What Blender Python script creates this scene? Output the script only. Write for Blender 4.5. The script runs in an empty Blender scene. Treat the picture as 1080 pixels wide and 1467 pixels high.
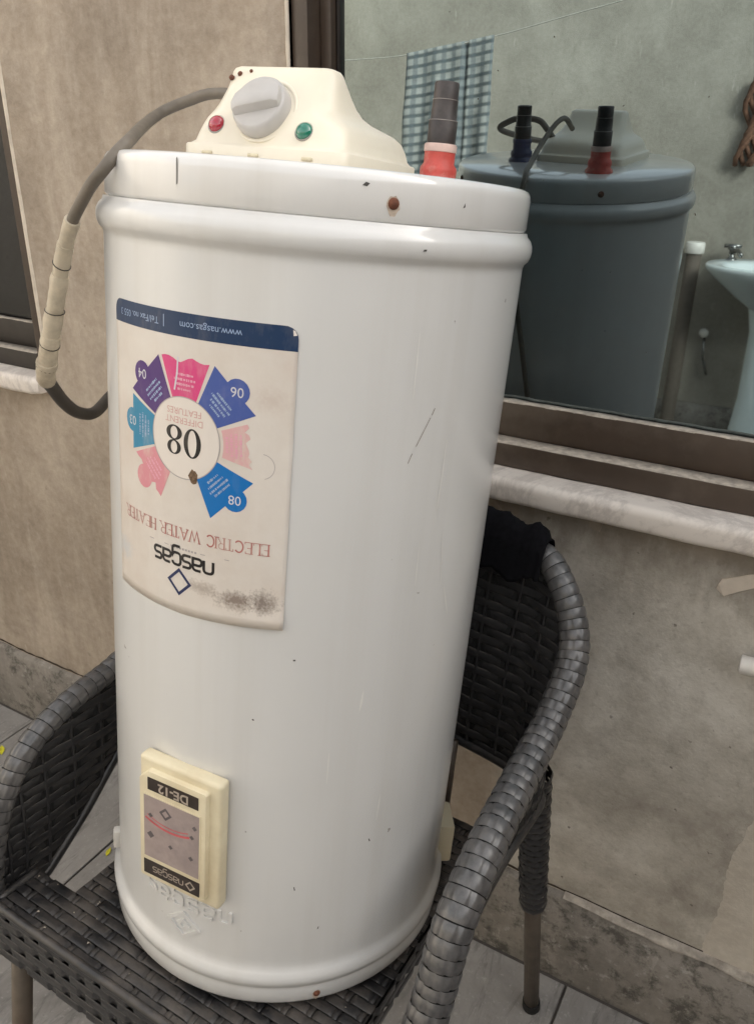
import bpy, bmesh, math, random
from mathutils import Vector, Matrix, noise
random.seed(7)
S = bpy.context.scene
COL = S.collection
R = math.radians
ZS = .095                                   # height of the survey's zero above the floor

# ------------------------------------------------------------------ camera
cam = bpy.data.objects.new('camera', bpy.data.cameras.new('camera'))
COL.objects.link(cam)
cr = Vector((0.86552775, 0.50074243, 0.01089611)).normalized()
cu = Vector((-0.21545394, 0.35259442, 0.91063537)).normalized()
cf = Vector((-0.45215186, 0.79052779, -0.41306719)).normalized()
cam.matrix_world = Matrix(((cr.x, cu.x, -cf.x, .36024), (cr.y, cu.y, -cf.y, -1.00602),
                           (cr.z, cu.z, -cf.z, 1.24979 + ZS), (0, 0, 0, 1)))
cam.data.sensor_fit = 'VERTICAL'
cam.data.sensor_height = 24.0
cam.data.lens = 1153.8 / 1467 * 24
cam.data.shift_y = -6.5 / 1467
cam.data.clip_start = .02
cam.data.clip_end = 300
S.camera = cam

# ------------------------------------------------------------------ sky, sun, exposure
SUN_DIR = Vector((.85, .62, .66)).normalized()          # towards the sun
w = bpy.data.worlds.new('World'); S.world = w; w.use_nodes = True
nt = w.node_tree
bg = nt.nodes['Background']
sky = nt.nodes.new('ShaderNodeTexSky'); sky.sky_type = 'NISHITA'; sky.sun_disc = False
sky.sun_elevation = math.asin(SUN_DIR.z); sky.sun_rotation = math.atan2(SUN_DIR.x, SUN_DIR.y)
sky.dust_density = 5.0; sky.air_density = 1.0; sky.altitude = 100
hs = nt.nodes.new('ShaderNodeHueSaturation'); hs.inputs['Saturation'].default_value = .20
nt.links.new(sky.outputs[0], hs.inputs['Color']); tn = nt.nodes.new('ShaderNodeMixRGB'); tn.blend_type = 'MULTIPLY'; tn.inputs[0].default_value = 1; tn.inputs[2].default_value = (1, .972, .925, 1)
nt.links.new(hs.outputs[0], tn.inputs[1]); nt.links.new(tn.outputs[0], bg.inputs[0])
bg.inputs[1].default_value = .15
sun = bpy.data.objects.new('sun', bpy.data.lights.new('sun', 'SUN'))
COL.objects.link(sun)
sun.data.energy = 1.0; sun.data.angle = R(10); sun.data.color = (1, .90, .78)
sun.rotation_euler = (-SUN_DIR).to_track_quat('-Z', 'Y').to_euler()
sun.location = SUN_DIR * 8
S.view_settings.view_transform = 'Standard'; S.view_settings.look = 'None'
S.view_settings.gamma = 1; S.view_settings.use_curve_mapping = False
S.view_settings.exposure = 2.12
S.render.engine = 'CYCLES'
S.cycles.max_bounces = 10; S.cycles.diffuse_bounces = 5; S.cycles.glossy_bounces = 5

# ------------------------------------------------------------------ material helpers
def lin(c):
    return tuple(((v / 255) / 12.92 if v / 255 <= .04045 else ((v / 255 + .055) / 1.055) ** 2.4) for v in c) + (1,)
class NM:
    def __init__(s, name):
        s.m = bpy.data.materials.new(name); s.m.use_nodes = True
        s.t = s.m.node_tree; s.b = s.t.nodes['Principled BSDF']; s.co = None
    def n(s, typ, **kw):
        o = s.t.nodes.new(typ)
        for k, v in kw.items(): setattr(o, k, v)
        return o
    def l(s, a, b): s.t.links.new(a, b)
    def coord(s, scale=(1, 1, 1)):
        if s.co is None: s.co = s.n('ShaderNodeTexCoord')
        mp = s.n('ShaderNodeMapping'); mp.inputs['Scale'].default_value = scale
        s.l(s.co.outputs['Object'], mp.inputs[0]); return mp.outputs[0]
    def noise(s, scale, detail=4, rough=.55, st=(1, 1, 1), dist=0):
        o = s.n('ShaderNodeTexNoise'); o.inputs['Scale'].default_value = scale
        o.inputs['Detail'].default_value = detail; o.inputs['Roughness'].default_value = rough
        o.inputs['Distortion'].default_value = dist
        s.l(s.coord(st), o.inputs['Vector']); return o.outputs['Fac']
    def ramp(s, f, stops):
        o = s.n('ShaderNodeValToRGB'); e = o.color_ramp.elements
        e[0].position, e[0].color = stops[0][0], stops[0][1]
        e[1].position, e[1].color = stops[-1][0], stops[-1][1]
        for p, c in stops[1:-1]:
            q = e.new(p); q.color = c
        s.l(f, o.inputs[0]); return o.outputs[0]
    def mask(s, f, lo, hi): return s.ramp(f, [(lo, (0, 0, 0, 1)), (hi, (1, 1, 1, 1))])
    def mix(s, f, a, b, mode='MIX'):
        o = s.n('ShaderNodeMixRGB', blend_type=mode)
        for i, v in enumerate((f, a, b)):
            if isinstance(v, (int, float)): o.inputs[i].default_value = v if i == 0 else (v, v, v, 1)
            elif isinstance(v, tuple): o.inputs[i].default_value = v
            else: s.l(v, o.inputs[i])
        return o.outputs[0]
    def math(s, op, a, b):
        o = s.n('ShaderNodeMath', operation=op)
        for i, v in enumerate((a, b)):
            if isinstance(v, (int, float)): o.inputs[i].default_value = v
            else: s.l(v, o.inputs[i])
        return o.outputs[0]
    def bump(s, f, strength, dist):
        o = s.n('ShaderNodeBump'); o.inputs['Strength'].default_value = strength; o.inputs['Distance'].default_value = dist
        s.l(f, o.inputs['Height']); s.l(o.outputs[0], s.b.inputs['Normal']); return o
    def col(s, c):
        if isinstance(c, tuple): s.b.inputs['Base Color'].default_value = c
        else: s.l(c, s.b.inputs['Base Color'])
    def set(s, rough=None, metal=None, spec=None, coat=None):
        if rough is not None:
            if isinstance(rough, (int, float)): s.b.inputs['Roughness'].default_value = rough
            else: s.l(rough, s.b.inputs['Roughness'])
        if metal is not None: s.b.inputs['Metallic'].default_value = metal
        if spec is not None: s.b.inputs['Specular IOR Level'].default_value = spec
        if coat is not None: s.b.inputs['Coat Weight'].default_value = coat
        return s
def plain(name, c, rough=.5, metal=0, var=.18, scale=40, spec=.5, dirt=None, bump=0):
    k = NM(name); f = k.noise(scale, 5, .6)
    lo = tuple(v * (1 - var) for v in c[:3]) + (1,); hi = tuple(min(1, v * (1 + var)) for v in c[:3]) + (1,)
    o = k.ramp(f, [(.3, lo), (.7, hi)])
    if dirt:
        d = k.mask(k.noise(scale * .35, 6, .7), .5, .72); o = k.mix(d, o, dirt)
    k.col(o); k.set(rough, metal, spec)
    if bump: k.bump(f, bump, .002)
    return k.m
M = {}
def plaster(name, base, dark, light, seed, sk=1.0):
    k = NM(name)
    big = k.noise(1.7 + seed, 5, .6, dist=.6); mid = k.noise(7, 7, .65, dist=.4); fine = k.noise(60, 5, .7)
    streak = k.noise(4, 7, .66, st=(2.6, 2.6, .5), dist=.5)
    c = k.ramp(big, [(.3, dark), (.52, base), (.72, light)])
    c = k.mix(k.math('MULTIPLY', k.mask(mid, .45, .66), .6), c, dark)
    c = k.mix(k.math('MULTIPLY', k.mask(k.noise(3.6, 9, .72, dist=.8), .5, .62), .45), c, tuple((a_ + b2) / 2 for a_, b2 in zip(base, light)))
    c = k.mix(k.math('MULTIPLY', k.mask(streak, .48, .66), .55 * sk), c, light)
    c = k.mix(k.math('MULTIPLY', k.mask(k.noise(6, 7, .66, st=(1.9, 1.9, .5), dist=.6), .52, .70), .5 * sk), c, dark)
    spots = k.mask(k.noise(38, 3, .5), .70, .76)
    c = k.mix(k.math('MULTIPLY', spots, .5), c, tuple(v * .45 for v in dark[:3]) + (1,))
    pale = k.mask(k.noise(12, 6, .7, st=(2.2, 2.2, .55)), .64, .70)
    c = k.mix(k.math('MULTIPLY', pale, .5), c, tuple(min(.7, v * 1.35) for v in light[:3]) + (1,))
    c = k.mix(.34, c, k.ramp(fine, [(.3, tuple(v * .72 for v in base[:3]) + (1,)), (.7, light)]))
    k.col(c); k.set(.88, spec=.25)
    k.bump(k.math('ADD', k.math('MULTIPLY', fine, .35), k.math('ADD', mid, k.math('MULTIPLY', k.noise(190, 3, .6), .2))), .55, .006)
    return k
M['plaster'] = plaster('tan plaster', (.30, .245, .19, 1), (.205, .165, .125, 1), (.40, .335, .265, 1), 0).m
M['cement'] = plaster('grey cement render', (.27, .235, .19, 1), (.17, .145, .115, 1), (.36, .32, .265, 1), .4).m
M['patch'] = plaster('fresh patch render', (.55, .495, .42, 1), (.44, .39, .325, 1), (.66, .61, .53, 1), .9).m
M['far_wall'] = plaster('opposite wall render', (.35, .322, .272, 1), (.22, .20, .165, 1), (.46, .43, .37, 1), .2, .3).m
k = plaster('stained cement skirting', (.24, .22, .195, 1), (.14, .127, .112, 1), (.36, .33, .295, 1), 1.3)
o_ = k.b.inputs['Base Color'].links[0].from_socket
c = k.mix(k.math('MULTIPLY', k.mask(k.noise(22, 8, .75, dist=.15), .5, .62), .75), o_, (.055, .052, .045, 1))
c = k.mix(k.math('MULTIPLY', k.mask(k.noise(55, 6, .7), .58, .68), .6), c, (.42, .40, .37, 1))
k.col(c); M['pale_wall'] = plaster('limewashed wall', (.64, .60, .53, 1), (.50, .45, .38, 1), (.72, .69, .62, 1), .6, .3).m
M['skirt'] = k.m
M['arris'] = plain('pale putty edge', (.60, .53, .44, 1), .8, var=.15, scale=30)
M['dirt'] = plain('painted gap shade', (.055, .042, .032, 1), .95, var=.4, scale=90)  # dark tone painted for the gap's shade above the skirting
M['ledge'] = plain('chipped limewash', (.40, .36, .31, 1), .85, var=.35, scale=60, dirt=(.22, .19, .16, 1))
def marble(name, a, b, vein):
    k = NM(name); f = k.noise(6, 8, .65, dist=1.2); g = k.noise(3.2, 9, .7, dist=2.6)
    c = k.ramp(f, [(.3, b), (.7, a)])
    v = k.ramp(g, [(.44, (0, 0, 0, 1)), (.5, (1, 1, 1, 1)), (.56, (0, 0, 0, 1))])
    c = k.mix(k.math('MULTIPLY', v, .7), c, vein)
    c = k.mix(k.math('MULTIPLY', k.mask(k.noise(45, 5, .7), .55, .75), .4), c, tuple(q * .5 for q in b[:3]) + (1,))
    k.col(c); k.set(k.math('ADD', k.math('MULTIPLY', f, .35), .25), spec=.4); k.bump(f, .15, .002); return k.m
k = NM('grey scuffed floor tile')
c = k.ramp(k.noise(5, 9, .72, dist=1.0), [(.3, (.20, .19, .18, 1)), (.7, (.34, .328, .315, 1))])
c = k.mix(k.math('MULTIPLY', k.mask(k.noise(8, 9, .75, st=(3, .7, 1), dist=1.5), .52, .66), .6), c, (.10, .097, .095, 1))
c = k.mix(k.math('MULTIPLY', k.mask(k.noise(110, 5, .7), .58, .7), .5), c, (.46, .45, .43, 1))
k.col(c); k.set(k.math('ADD', k.math('MULTIPLY', k.noise(12, 6, .7), .4), .25), spec=.4); k.bump(k.noise(70, 6, .7), .2, .002); M['tile'] = k.m
M['grout'] = plain('dirty grout', (.09, .08, .072, 1), .95)
M['sill'] = marble('dusty white marble', (.76, .70, .64, 1), (.66, .60, .54, 1), (.50, .45, .41, 1))
M['bronze'] = plain('brown anodised aluminium', (.062, .043, .031, 1), .42, var=.14, scale=14, dirt=(.11, .088, .068, 1))
M['bronze_dimmed'] = plain('dimmed brown aluminium', (.022, .017, .014, 1), .45, var=.2)
M['bronze_dark'] = plain('dark window channel', (.016, .012, .010, 1), .5)
M['alu_sheen'] = plain('sheen grey aluminium', (.17, .165, .145, 1), .5, var=.2, scale=12)
M['dust'] = plain('pale dust on ledge', (.42, .37, .31, 1), .95, var=.35, scale=90)
k = NM('tinted reflective glass'); k.col((.215, .262, .28, 1)); k.set(.015, 1.0)
f = k.noise(3, 5, .6); k.set(k.ramp(f, [(.35, (.004,) * 3 + (1,)), (.8, (.03,) * 3 + (1,))]))
b_ = k.n('ShaderNodeMixShader'); df = k.n('ShaderNodeBsdfDiffuse'); df.inputs[0].default_value = (.16, .15, .13, 1)
k.l(k.math('ADD', k.math('MULTIPLY', k.mask(k.noise(9, 7, .7), .4, .85), .10), k.math('MULTIPLY', k.mask(k.noise(95, 2, .5), .76, .79), .5)), b_.inputs[0])
k.l(k.b.outputs[0], b_.inputs[1]); k.l(df.outputs[0], b_.inputs[2])
k.l(b_.outputs[0], k.t.nodes['Material Output'].inputs['Surface'])
M['glass'] = k.m
def enamel(name, base, rough, stain):
    k = NM(name)
    c = k.ramp(k.noise(2.5, 4, .55, st=(1, 1, .35)), [(.3, tuple(v * .94 for v in base[:3]) + (1,)), (.7, base)])
    st_ = k.mask(k.noise(11, 4, .6, st=(2.6, 2.6, .08)), .48, .85)
    c = k.mix(k.math('MULTIPLY', st_, .32), c, stain)
    c = k.mix(k.math('MULTIPLY', k.mask(k.noise(75, 3, .5), .755, .775), .7), c, (.16, .13, .11, 1))
    c = k.mix(k.math('MULTIPLY', k.mask(k.noise(4, 5, .6), .5, .85), .18), c, stain)
    k.col(c); k.set(rough + .08, spec=.5, coat=.5); k.b.inputs['Coat Roughness'].default_value = .07
    k.bump(k.math('ADD', k.noise(3.4, 3, .45, st=(2.2, 2.2, .35)), k.math('MULTIPLY', k.noise(160, 2, .5), .012)), .42, .012)
    return k.m
M['enamel'] = enamel('white enamelled steel', (.68, .675, .66, 1), .2, (.50, .47, .42, 1))
M['lid'] = enamel('white enamelled lid', (.76, .75, .73, 1), .2, (.50, .47, .42, 1)); M['lid'].node_tree.nodes['Principled BSDF'].inputs['Coat Weight'].default_value = 1
M['cream'] = plain('aged cream plastic', (.74, .66, .47, 1), .38, var=.07, scale=16, dirt=(.62, .52, .34, 1))
M['cream_cover'] = plain('cream white plastic', (.80, .735, .60, 1), .36, var=.05, scale=14, dirt=(.74, .64, .46, 1))
M['knob'] = plain('grey white knob plastic', (.50, .48, .46, 1), .4, var=.08, scale=30)
def lens(name, c):
    k = NM(name); k.col(c); k.set(.06, spec=.8, coat=.6); return k.m
M['red_lens'] = lens('red pilot lens', (.36, .008, .03, 1)); M['green_lens'] = lens('green pilot lens', (.0, .16, .10, 1))
M['chrome_ring'] = plain('dull bezel', (.35, .33, .30, 1), .3, metal=.6)
M['red_plastic'] = plain('sun bleached red plastic', (.62, .09, .07, 1), .45, var=.15, scale=60, dirt=(.72, .35, .28, 1))
M['pale_red'] = plain('bleached rim', (.72, .52, .45, 1), .55, var=.12, scale=80)
M['blue_plastic'] = plain('dark blue plastic', (.02, .03, .10, 1), .4)
M['pipe_brown'] = plain('brown grey pipe', (.045, .036, .033, 1), .45, var=.3, scale=50, dirt=(.09, .07, .06, 1))
M['pipe_black'] = plain('black pipe', (.014, .013, .013, 1), .4, var=.2)
M['thread'] = plain('pale thread seal', (.3, .27, .25, 1), .7)
M['cord'] = plain('grey rubber cord', (.155, .132, .105, 1), .55, var=.18, scale=50)
M['cord_dark'] = plain('dark cord', (.045, .040, .035, 1), .5, var=.18, scale=50)
M['tape'] = plain('cream insulating tape', (.54, .47, .36, 1), .5, var=.16, scale=70, dirt=(.36, .29, .21, 1))
M['rust'] = plain('rusty screw', (.14, .05, .025, 1), .8, var=.5, scale=200)
M['scratch'] = plain('brown grey scratch', (.27, .23, .19, 1), .7, var=.4, scale=400)
M['black_mark'] = plain('dark chip', (.07, .065, .06, 1), .8)
k = NM('charcoal synthetic rattan'); oi = k.n('ShaderNodeObjectInfo')
c = k.ramp(k.noise(90, 5, .6), [(.3, (.012, .012, .013, 1)), (.7, (.026, .025, .026, 1))])
dustf = k.mask(k.noise(17, 6, .7), .42, .75)
geo = k.n('ShaderNodeNewGeometry'); sx = k.n('ShaderNodeSeparateXYZ'); k.l(geo.outputs['Normal'], sx.inputs[0])
up = k.mask(sx.outputs[2], .3, 1.0)
c = k.mix(k.math('MULTIPLY', k.math('MULTIPLY', dustf, up), .85), c, (.17, .145, .122, 1))
c = k.mix(.15, c, k.ramp(oi.outputs['Random'], [(0, (.010, .010, .011, 1)), (1, (.06, .057, .056, 1))]))
k.col(c); k.set(k.math('ADD', k.math('MULTIPLY', dustf, .25), .3), spec=.55); k.bump(k.noise(300, 3, .5, st=(1, 1, 1)), .12, .001)
M['rattan'] = k.m
k = NM('dusty rattan wrap'); oi = k.n('ShaderNodeObjectInfo')
c = k.ramp(k.noise(120, 5, .6), [(.3, (.034, .034, .036, 1)), (.7, (.10, .098, .098, 1))])
dustf = k.mask(k.noise(40, 6, .7), .42, .72)
c = k.mix(k.math('MULTIPLY', dustf, .5), c, (.19, .175, .165, 1))
c = k.mix(.25, c, k.ramp(oi.outputs['Random'], [(0, (.022, .022, .023, 1)), (1, (.12, .115, .112, 1))]))
k.col(c); k.set(.3, spec=.75)
M['wrap'] = k.m
M['core'] = plain('dark inner core', (.008, .008, .008, 1), .8)
M['leg'] = plain('painted steel leg', (.115, .092, .07, 1), .5, var=.2, scale=40, dirt=(.10, .07, .05, 1))
M['cloth'] = plain('black cloth', (.006, .006, .0075, 1), .95, var=.3, scale=200, spec=.1)
M['yellow'] = plain('yellow leaf', (.62, .58, .03, 1), .6)
M['masking'] = plain('old paper tape', (.66, .58, .49, 1), .8, var=.1)
M['pvc'] = plain('white pvc', (.66, .63, .58, 1), .4, var=.1)
M['ceramic'] = plain('pale ceramic', (.62, .68, .68, 1), .12, var=.04, scale=6)
M['tap'] = plain('dull chromed tap', (.22, .22, .21, 1), .25, metal=.9)
M['dark_pipe'] = plain('dark brown pipe', (.11, .09, .072, 1), .8)
M['coir'] = plain('rusty brown twist', (.15, .075, .045, 1), .9, var=.4, scale=80)
M['line'] = plain('pale cord', (.5, .48, .42, 1), .8)
M['green_rag'] = plain('green plastic bag', (.10, .22, .07, 1), .5, var=.3, scale=30)
k = NM('checked towel'); ck = k.n('ShaderNodeTexCoord'); sp = k.n('ShaderNodeSeparateXYZ'); k.l(ck.outputs['UV'], sp.inputs[0])
def band(v, nb, lo, hi):
    m_ = k.math('FRACT', k.math('MULTIPLY', v, nb), 0); return k.mask(k.math('ABSOLUTE', k.math('SUBTRACT', m_, .5), 0), lo, hi)
c = k.mix(band(sp.outputs[1], 13, .10, .26), (.11, .125, .13, 1), (.50, .50, .47, 1))
c = k.mix(k.math('MULTIPLY', band(sp.outputs[0], 9, .2, .34), .6), c, (.11, .135, .16, 1))
c = k.mix(.25, c, k.ramp(k.noise(60, 5, .7), [(.3, (.1, .12, .12, 1)), (.7, (.34, .38, .35, 1))]))
k.col(c); k.set(.95, spec=.1); k.bump(k.noise(220, 3, .6), .5, .004); M['towel'] = k.m

# ------------------------------------------------------------------ mesh helpers
def tag(o, label=None, cat=None, group=None, kind=None):
    for a, v in (('label', label), ('category', cat), ('group', group), ('kind', kind)):
        if v: o[a] = v
    return o
def obj(name, vs, fs, mat, parent=None, smooth=True, flat_angle=None, uv=None):
    me = bpy.data.meshes.new(name); me.from_pydata([tuple(v) for v in vs], [], fs); me.update()
    if uv:
        l = me.uv_layers.new(name='UVMap')
        for lp in me.loops: l.data[lp.index].uv = uv[lp.vertex_index]
    return link(name, me, mat, parent, smooth, flat_angle)
def link(name, me, mat, parent=None, smooth=True, flat_angle=None):
    if mat is not None and not me.materials: me.materials.append(mat)
    for p in me.polygons: p.use_smooth = smooth
    if flat_angle:
        try: me.set_sharp_from_angle(angle=R(flat_angle))
        except Exception: pass
    o = bpy.data.objects.new(name, me); COL.objects.link(o)
    if parent: o.parent = parent
    return o
class MB:
    def __init__(s): s.v = []; s.f = []
    def add(s, vs, fs):
        n = len(s.v); s.v += [Vector(v) for v in vs]; s.f += [tuple(i + n for i in f) for f in fs]; return s
    def grid(s, rows, cu_=False, cv=False):
        n = len(s.v); nr, nc = len(rows), len(rows[0])
        for r in rows: s.v += [Vector(p) for p in r]
        for i in range(nr if cv else nr - 1):
            for j in range(nc if cu_ else nc - 1):
                i2, j2 = (i + 1) % nr, (j + 1) % nc
                s.f.append((n + i * nc + j, n + i * nc + j2, n + i2 * nc + j2, n + i2 * nc + j))
        return s
    def box(s, lo, hi, M4=None):
        x0, y0, z0 = lo; x1, y1, z1 = hi
        vs = [Vector(p) for p in ((x0, y0, z0), (x1, y0, z0), (x1, y1, z0), (x0, y1, z0), (x0, y0, z1), (x1, y0, z1), (x1, y1, z1), (x0, y1, z1))]
        if M4: vs = [M4 @ v for v in vs]
        return s.add(vs, [(0, 3, 2, 1), (4, 5, 6, 7), (0, 1, 5, 4), (1, 2, 6, 5), (2, 3, 7, 6), (3, 0, 4, 7)])
    def lathe(s, prof, seg=48, M4=None):
        rows = []
        for r, z in prof:
            row = [Vector((r * math.cos(2 * math.pi * j / seg), r * math.sin(2 * math.pi * j / seg), z)) for j in range(seg)]
            rows.append([M4 @ p for p in row] if M4 else row)
        return s.grid(rows, cu_=True)
    def tube(s, pts, rad, seg=12, cap=True):
        pts = [Vector(p) for p in pts]; n = len(pts)
        rad = rad if isinstance(rad, (list, tuple)) else [rad] * n
        u = None; rows = []
        for i, p in enumerate(pts):
            d = (pts[min(i + 1, n - 1)] - pts[max(i - 1, 0)]).normalized()
            if u is None: u = d.orthogonal().normalized()
            else: u = (u - d * u.dot(d)).normalized()
            v = d.cross(u)
            rows.append([p + (u * math.cos(2 * math.pi * j / seg) + v * math.sin(2 * math.pi * j / seg)) * rad[i] for j in range(seg)])
        b = len(s.v); s.grid(rows, cu_=True)
        if cap:
            s.f.append(tuple(b + j for j in range(seg))[::-1]); s.f.append(tuple(b + (n - 1) * seg + j for j in range(seg)))
        return s
    def build(s, name, mat, parent=None, smooth=True, angle=None, uv=None):
        o = obj(name, s.v, s.f, mat, parent, smooth, None, uv)
        bm = bmesh.new(); bm.from_mesh(o.data); bmesh.ops.recalc_face_normals(bm, faces=bm.faces); bm.to_mesh(o.data); bm.free()
        if angle: o.data.set_sharp_from_angle(angle=R(angle))
        return o
def bevel(o, wd, seg=2):
    bm = bmesh.new(); bm.from_mesh(o.data)
    bmesh.ops.remove_doubles(bm, verts=bm.verts, dist=1e-5)
    es = [e for e in bm.edges if len(e.link_faces) == 2 and e.calc_face_angle(0) > R(35)]
    bmesh.ops.bevel(bm, geom=es, offset=wd, segments=seg, profile=.6, affect='EDGES', clamp_overlap=True)
    bm.to_mesh(o.data); bm.free()
    for p in o.data.polygons: p.use_smooth = True
    o.data.set_sharp_from_angle(angle=R(40)); return o
def empty(name, label=None, cat=None, group=None, mat=None):
    o = bpy.data.objects.new(name, None); COL.objects.link(o); o.empty_display_size = .05
    if mat: o.matrix_world = mat
    return tag(o, label, cat, group)
def spline(P, n):
    """Catmull-Rom through the points, n samples evenly spaced by length."""
    P = [Vector(p) for p in P]; Q = [P[0] * 2 - P[1]] + P + [P[-1] * 2 - P[-2]]; out = []
    for i in range(1, len(Q) - 2):
        a, b, c, d = Q[i - 1:i + 3]
        for j in range(24):
            t = j / 24; out.append(.5 * ((2 * b) + (c - a) * t + (2 * a - 5 * b + 4 * c - d) * t * t + (3 * b - a - 3 * c + d) * t ** 3))
    out.append(P[-1]); L = [0]
    for i in range(1, len(out)): L.append(L[-1] + (out[i] - out[i - 1]).length)
    res = []; k_ = 0
    for i in range(n):
        s_ = L[-1] * i / (n - 1)
        while k_ < len(L) - 2 and L[k_ + 1] < s_: k_ += 1
        t = (s_ - L[k_]) / max(1e-9, L[k_ + 1] - L[k_]); res.append(out[k_].lerp(out[k_ + 1], t))
    return res
def interp(x, xs, ys):
    if x <= xs[0]: return ys[0]
    for i in range(len(xs) - 1):
        if x <= xs[i + 1]: return ys[i] + (ys[i + 1] - ys[i]) * (x - xs[i]) / (xs[i + 1] - xs[i])
    return ys[-1]

# ------------------------------------------------------------------ the yard: floor, walls, windows
o = MB().add([(-7, -9, 0), (7, -9, 0), (7, .0, 0), (-7, .0, 0)], [(0, 1, 2, 3)]).build('floor', M['grout'], smooth=False)
tag(o, kind='structure'); floor = o
TS = .46
tme = None; n = 0
for i in range(-6, 4):
    for j in range(7):
        x0 = -1.189 + i * TS; y1 = -.022 - j * TS
        if tme is None:
            t_ = MB().box((0, -(TS - .004), .001), (TS - .004, 0, .006)).build('floor_tile', M['tile'], floor)
            bevel(t_, .0012, 1); tme = t_.data
        else:
            t_ = bpy.data.objects.new('floor_tile', tme); COL.objects.link(t_); t_.parent = floor
        t_.location = (x0, y1, random.uniform(-.0006, .0006))
# house wall: front face at y = 0, two window openings with their reveals
ZW0, ZW1, ZT = .835 + ZS - .035, 2.2, 2.45
XA0, XA1 = -2.1, -.953
XB0, XB1 = -.357, 1.75
def wall_mesh():
    mb = MB(); xs = [-6, XA0, XA1, XB0, XB1, 6]; zs = [0, ZW0, ZW1, ZT]
    for i in range(5):
        for j in range(3):
            if j == 1 and i in (1, 3): continue
            mb.add([(xs[i], 0, zs[j]), (xs[i + 1], 0, zs[j]), (xs[i + 1], 0, zs[j + 1]), (xs[i], 0, zs[j + 1])], [(0, 1, 2, 3)])
    D = .24
    for x0, x1 in ((XA0, XA1), (XB0, XB1)):
        mb.add([(x0, 0, ZW0), (x1, 0, ZW0), (x1, D, ZW0), (x0, D, ZW0)], [(0, 1, 2, 3)])
        mb.add([(x0, 0, ZW1), (x1, 0, ZW1), (x1, D, ZW1), (x0, D, ZW1)], [(0, 1, 2, 3)])
        mb.add([(x0, 0, ZW0), (x0, D, ZW0), (x0, D, ZW1), (x0, 0, ZW1)], [(0, 1, 2, 3)])
        mb.add([(x1, 0, ZW0), (x1, D, ZW0), (x1, D, ZW1), (x1, 0, ZW1)], [(0, 1, 2, 3)])
    mb.add([(-6, 0, ZT), (6, 0, ZT), (6, .24, ZT), (-6, .24, ZT)], [(0, 1, 2, 3)])
    mb.add([(-6, .24, 0), (6, .24, 0), (6, .24, ZT), (-6, .24, ZT)], [(0, 1, 2, 3)])
    return mb
k = plaster('house wall plaster', (.36, .295, .228, 1), (.195, .155, .118, 1), (.56, .485, .405, 1), 0, .9)
# greyer area under and right of the big window, lightened to offset the shade
mp = k.n('ShaderNodeSeparateXYZ'); k.l(k.coord(), mp.inputs[0])
wob = k.math('MULTIPLY', k.math('SUBTRACT', k.noise(5, 5, .6), .5), .35)
mx = k.mask(k.math('ADD', mp.outputs[0], wob), -.35, .05)
mz = k.math('SUBTRACT', 1, k.mask(k.math('ADD', mp.outputs[2], k.math('MULTIPLY', wob, .25)), .86, .92))
grey_lift = k.math('MULTIPLY', mx, mz)
old = k.b.inputs['Base Color'].links[0].from_socket
gc = k.ramp(k.noise(4, 9, .7, dist=.2), [(.34, (.30, .272, .232, 1)), (.5, (.50, .465, .405, 1)), (.64, (.68, .645, .58, 1))])
gc = k.mix(k.math('MULTIPLY', k.mask(k.noise(13, 8, .72), .5, .66), .45), gc, (.29, .26, .22, 1))
gc = k.mix(k.math('MULTIPLY', k.mask(k.noise(21, 8, .72, st=(1, 1, 1.3)), .56, .66), .5), gc, (.60, .56, .49, 1))
gc = k.mix(k.math('MULTIPLY', k.mask(k.noise(55, 3, .5), .69, .73), .75), gc, (.10, .085, .07, 1))
gc = k.mix(k.math('MULTIPLY', k.mask(k.noise(90, 5, .7), .52, .7), .3), gc, (.22, .19, .16, 1))
# dirty drip stains just under the marble sill
dr = k.mask(k.math('ADD', mp.outputs[2], k.math('MULTIPLY', k.math('SUBTRACT', k.noise(7, 6, .7, st=(2, 2, .6)), .5), .22)), .80, .875)
gc = k.mix(k.math('MULTIPLY', dr, .62), gc, (.13, .105, .08, 1))
k.col(k.mix(k.math('MULTIPLY', grey_lift, .95), old, gc))
wl = wall_mesh().build('plaster_wall', k.m, smooth=False)
tag(wl, 'tan plaster house wall with two brown framed windows behind the heater', 'wall')
for xj, sg in ((XB0, -1), (XA1, 1)):
    rows = []
    for i in range(120):
        z = ZW0 + .002 + (ZW1 - ZW0 - .004) * i / 119; w_ = .0068 + .0022 * noise.noise(Vector((z * 14, xj * 9, 0))) + .001 * noise.noise(Vector((z * 60, 1, 0)))
        rows.append([(xj, .006, z), (xj, -.0022, z), (xj + sg * w_ * .6, -.0026, z), (xj + sg * w_, .0004, z)])
    MB().grid(rows).build('jamb_arris', M['arris'], wl)  # paler strip along the window jamb edges
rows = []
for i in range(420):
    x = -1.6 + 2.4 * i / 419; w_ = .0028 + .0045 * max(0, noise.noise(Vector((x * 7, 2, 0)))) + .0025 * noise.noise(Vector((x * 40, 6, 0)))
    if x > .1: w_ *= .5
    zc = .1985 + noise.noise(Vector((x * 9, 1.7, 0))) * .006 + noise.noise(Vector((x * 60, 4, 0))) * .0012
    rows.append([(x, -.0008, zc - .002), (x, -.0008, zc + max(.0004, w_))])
MB().grid(rows).build('gap_shade', M['dirt'], wl)  # dark strip standing in for the shaded gap above the skirting
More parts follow.
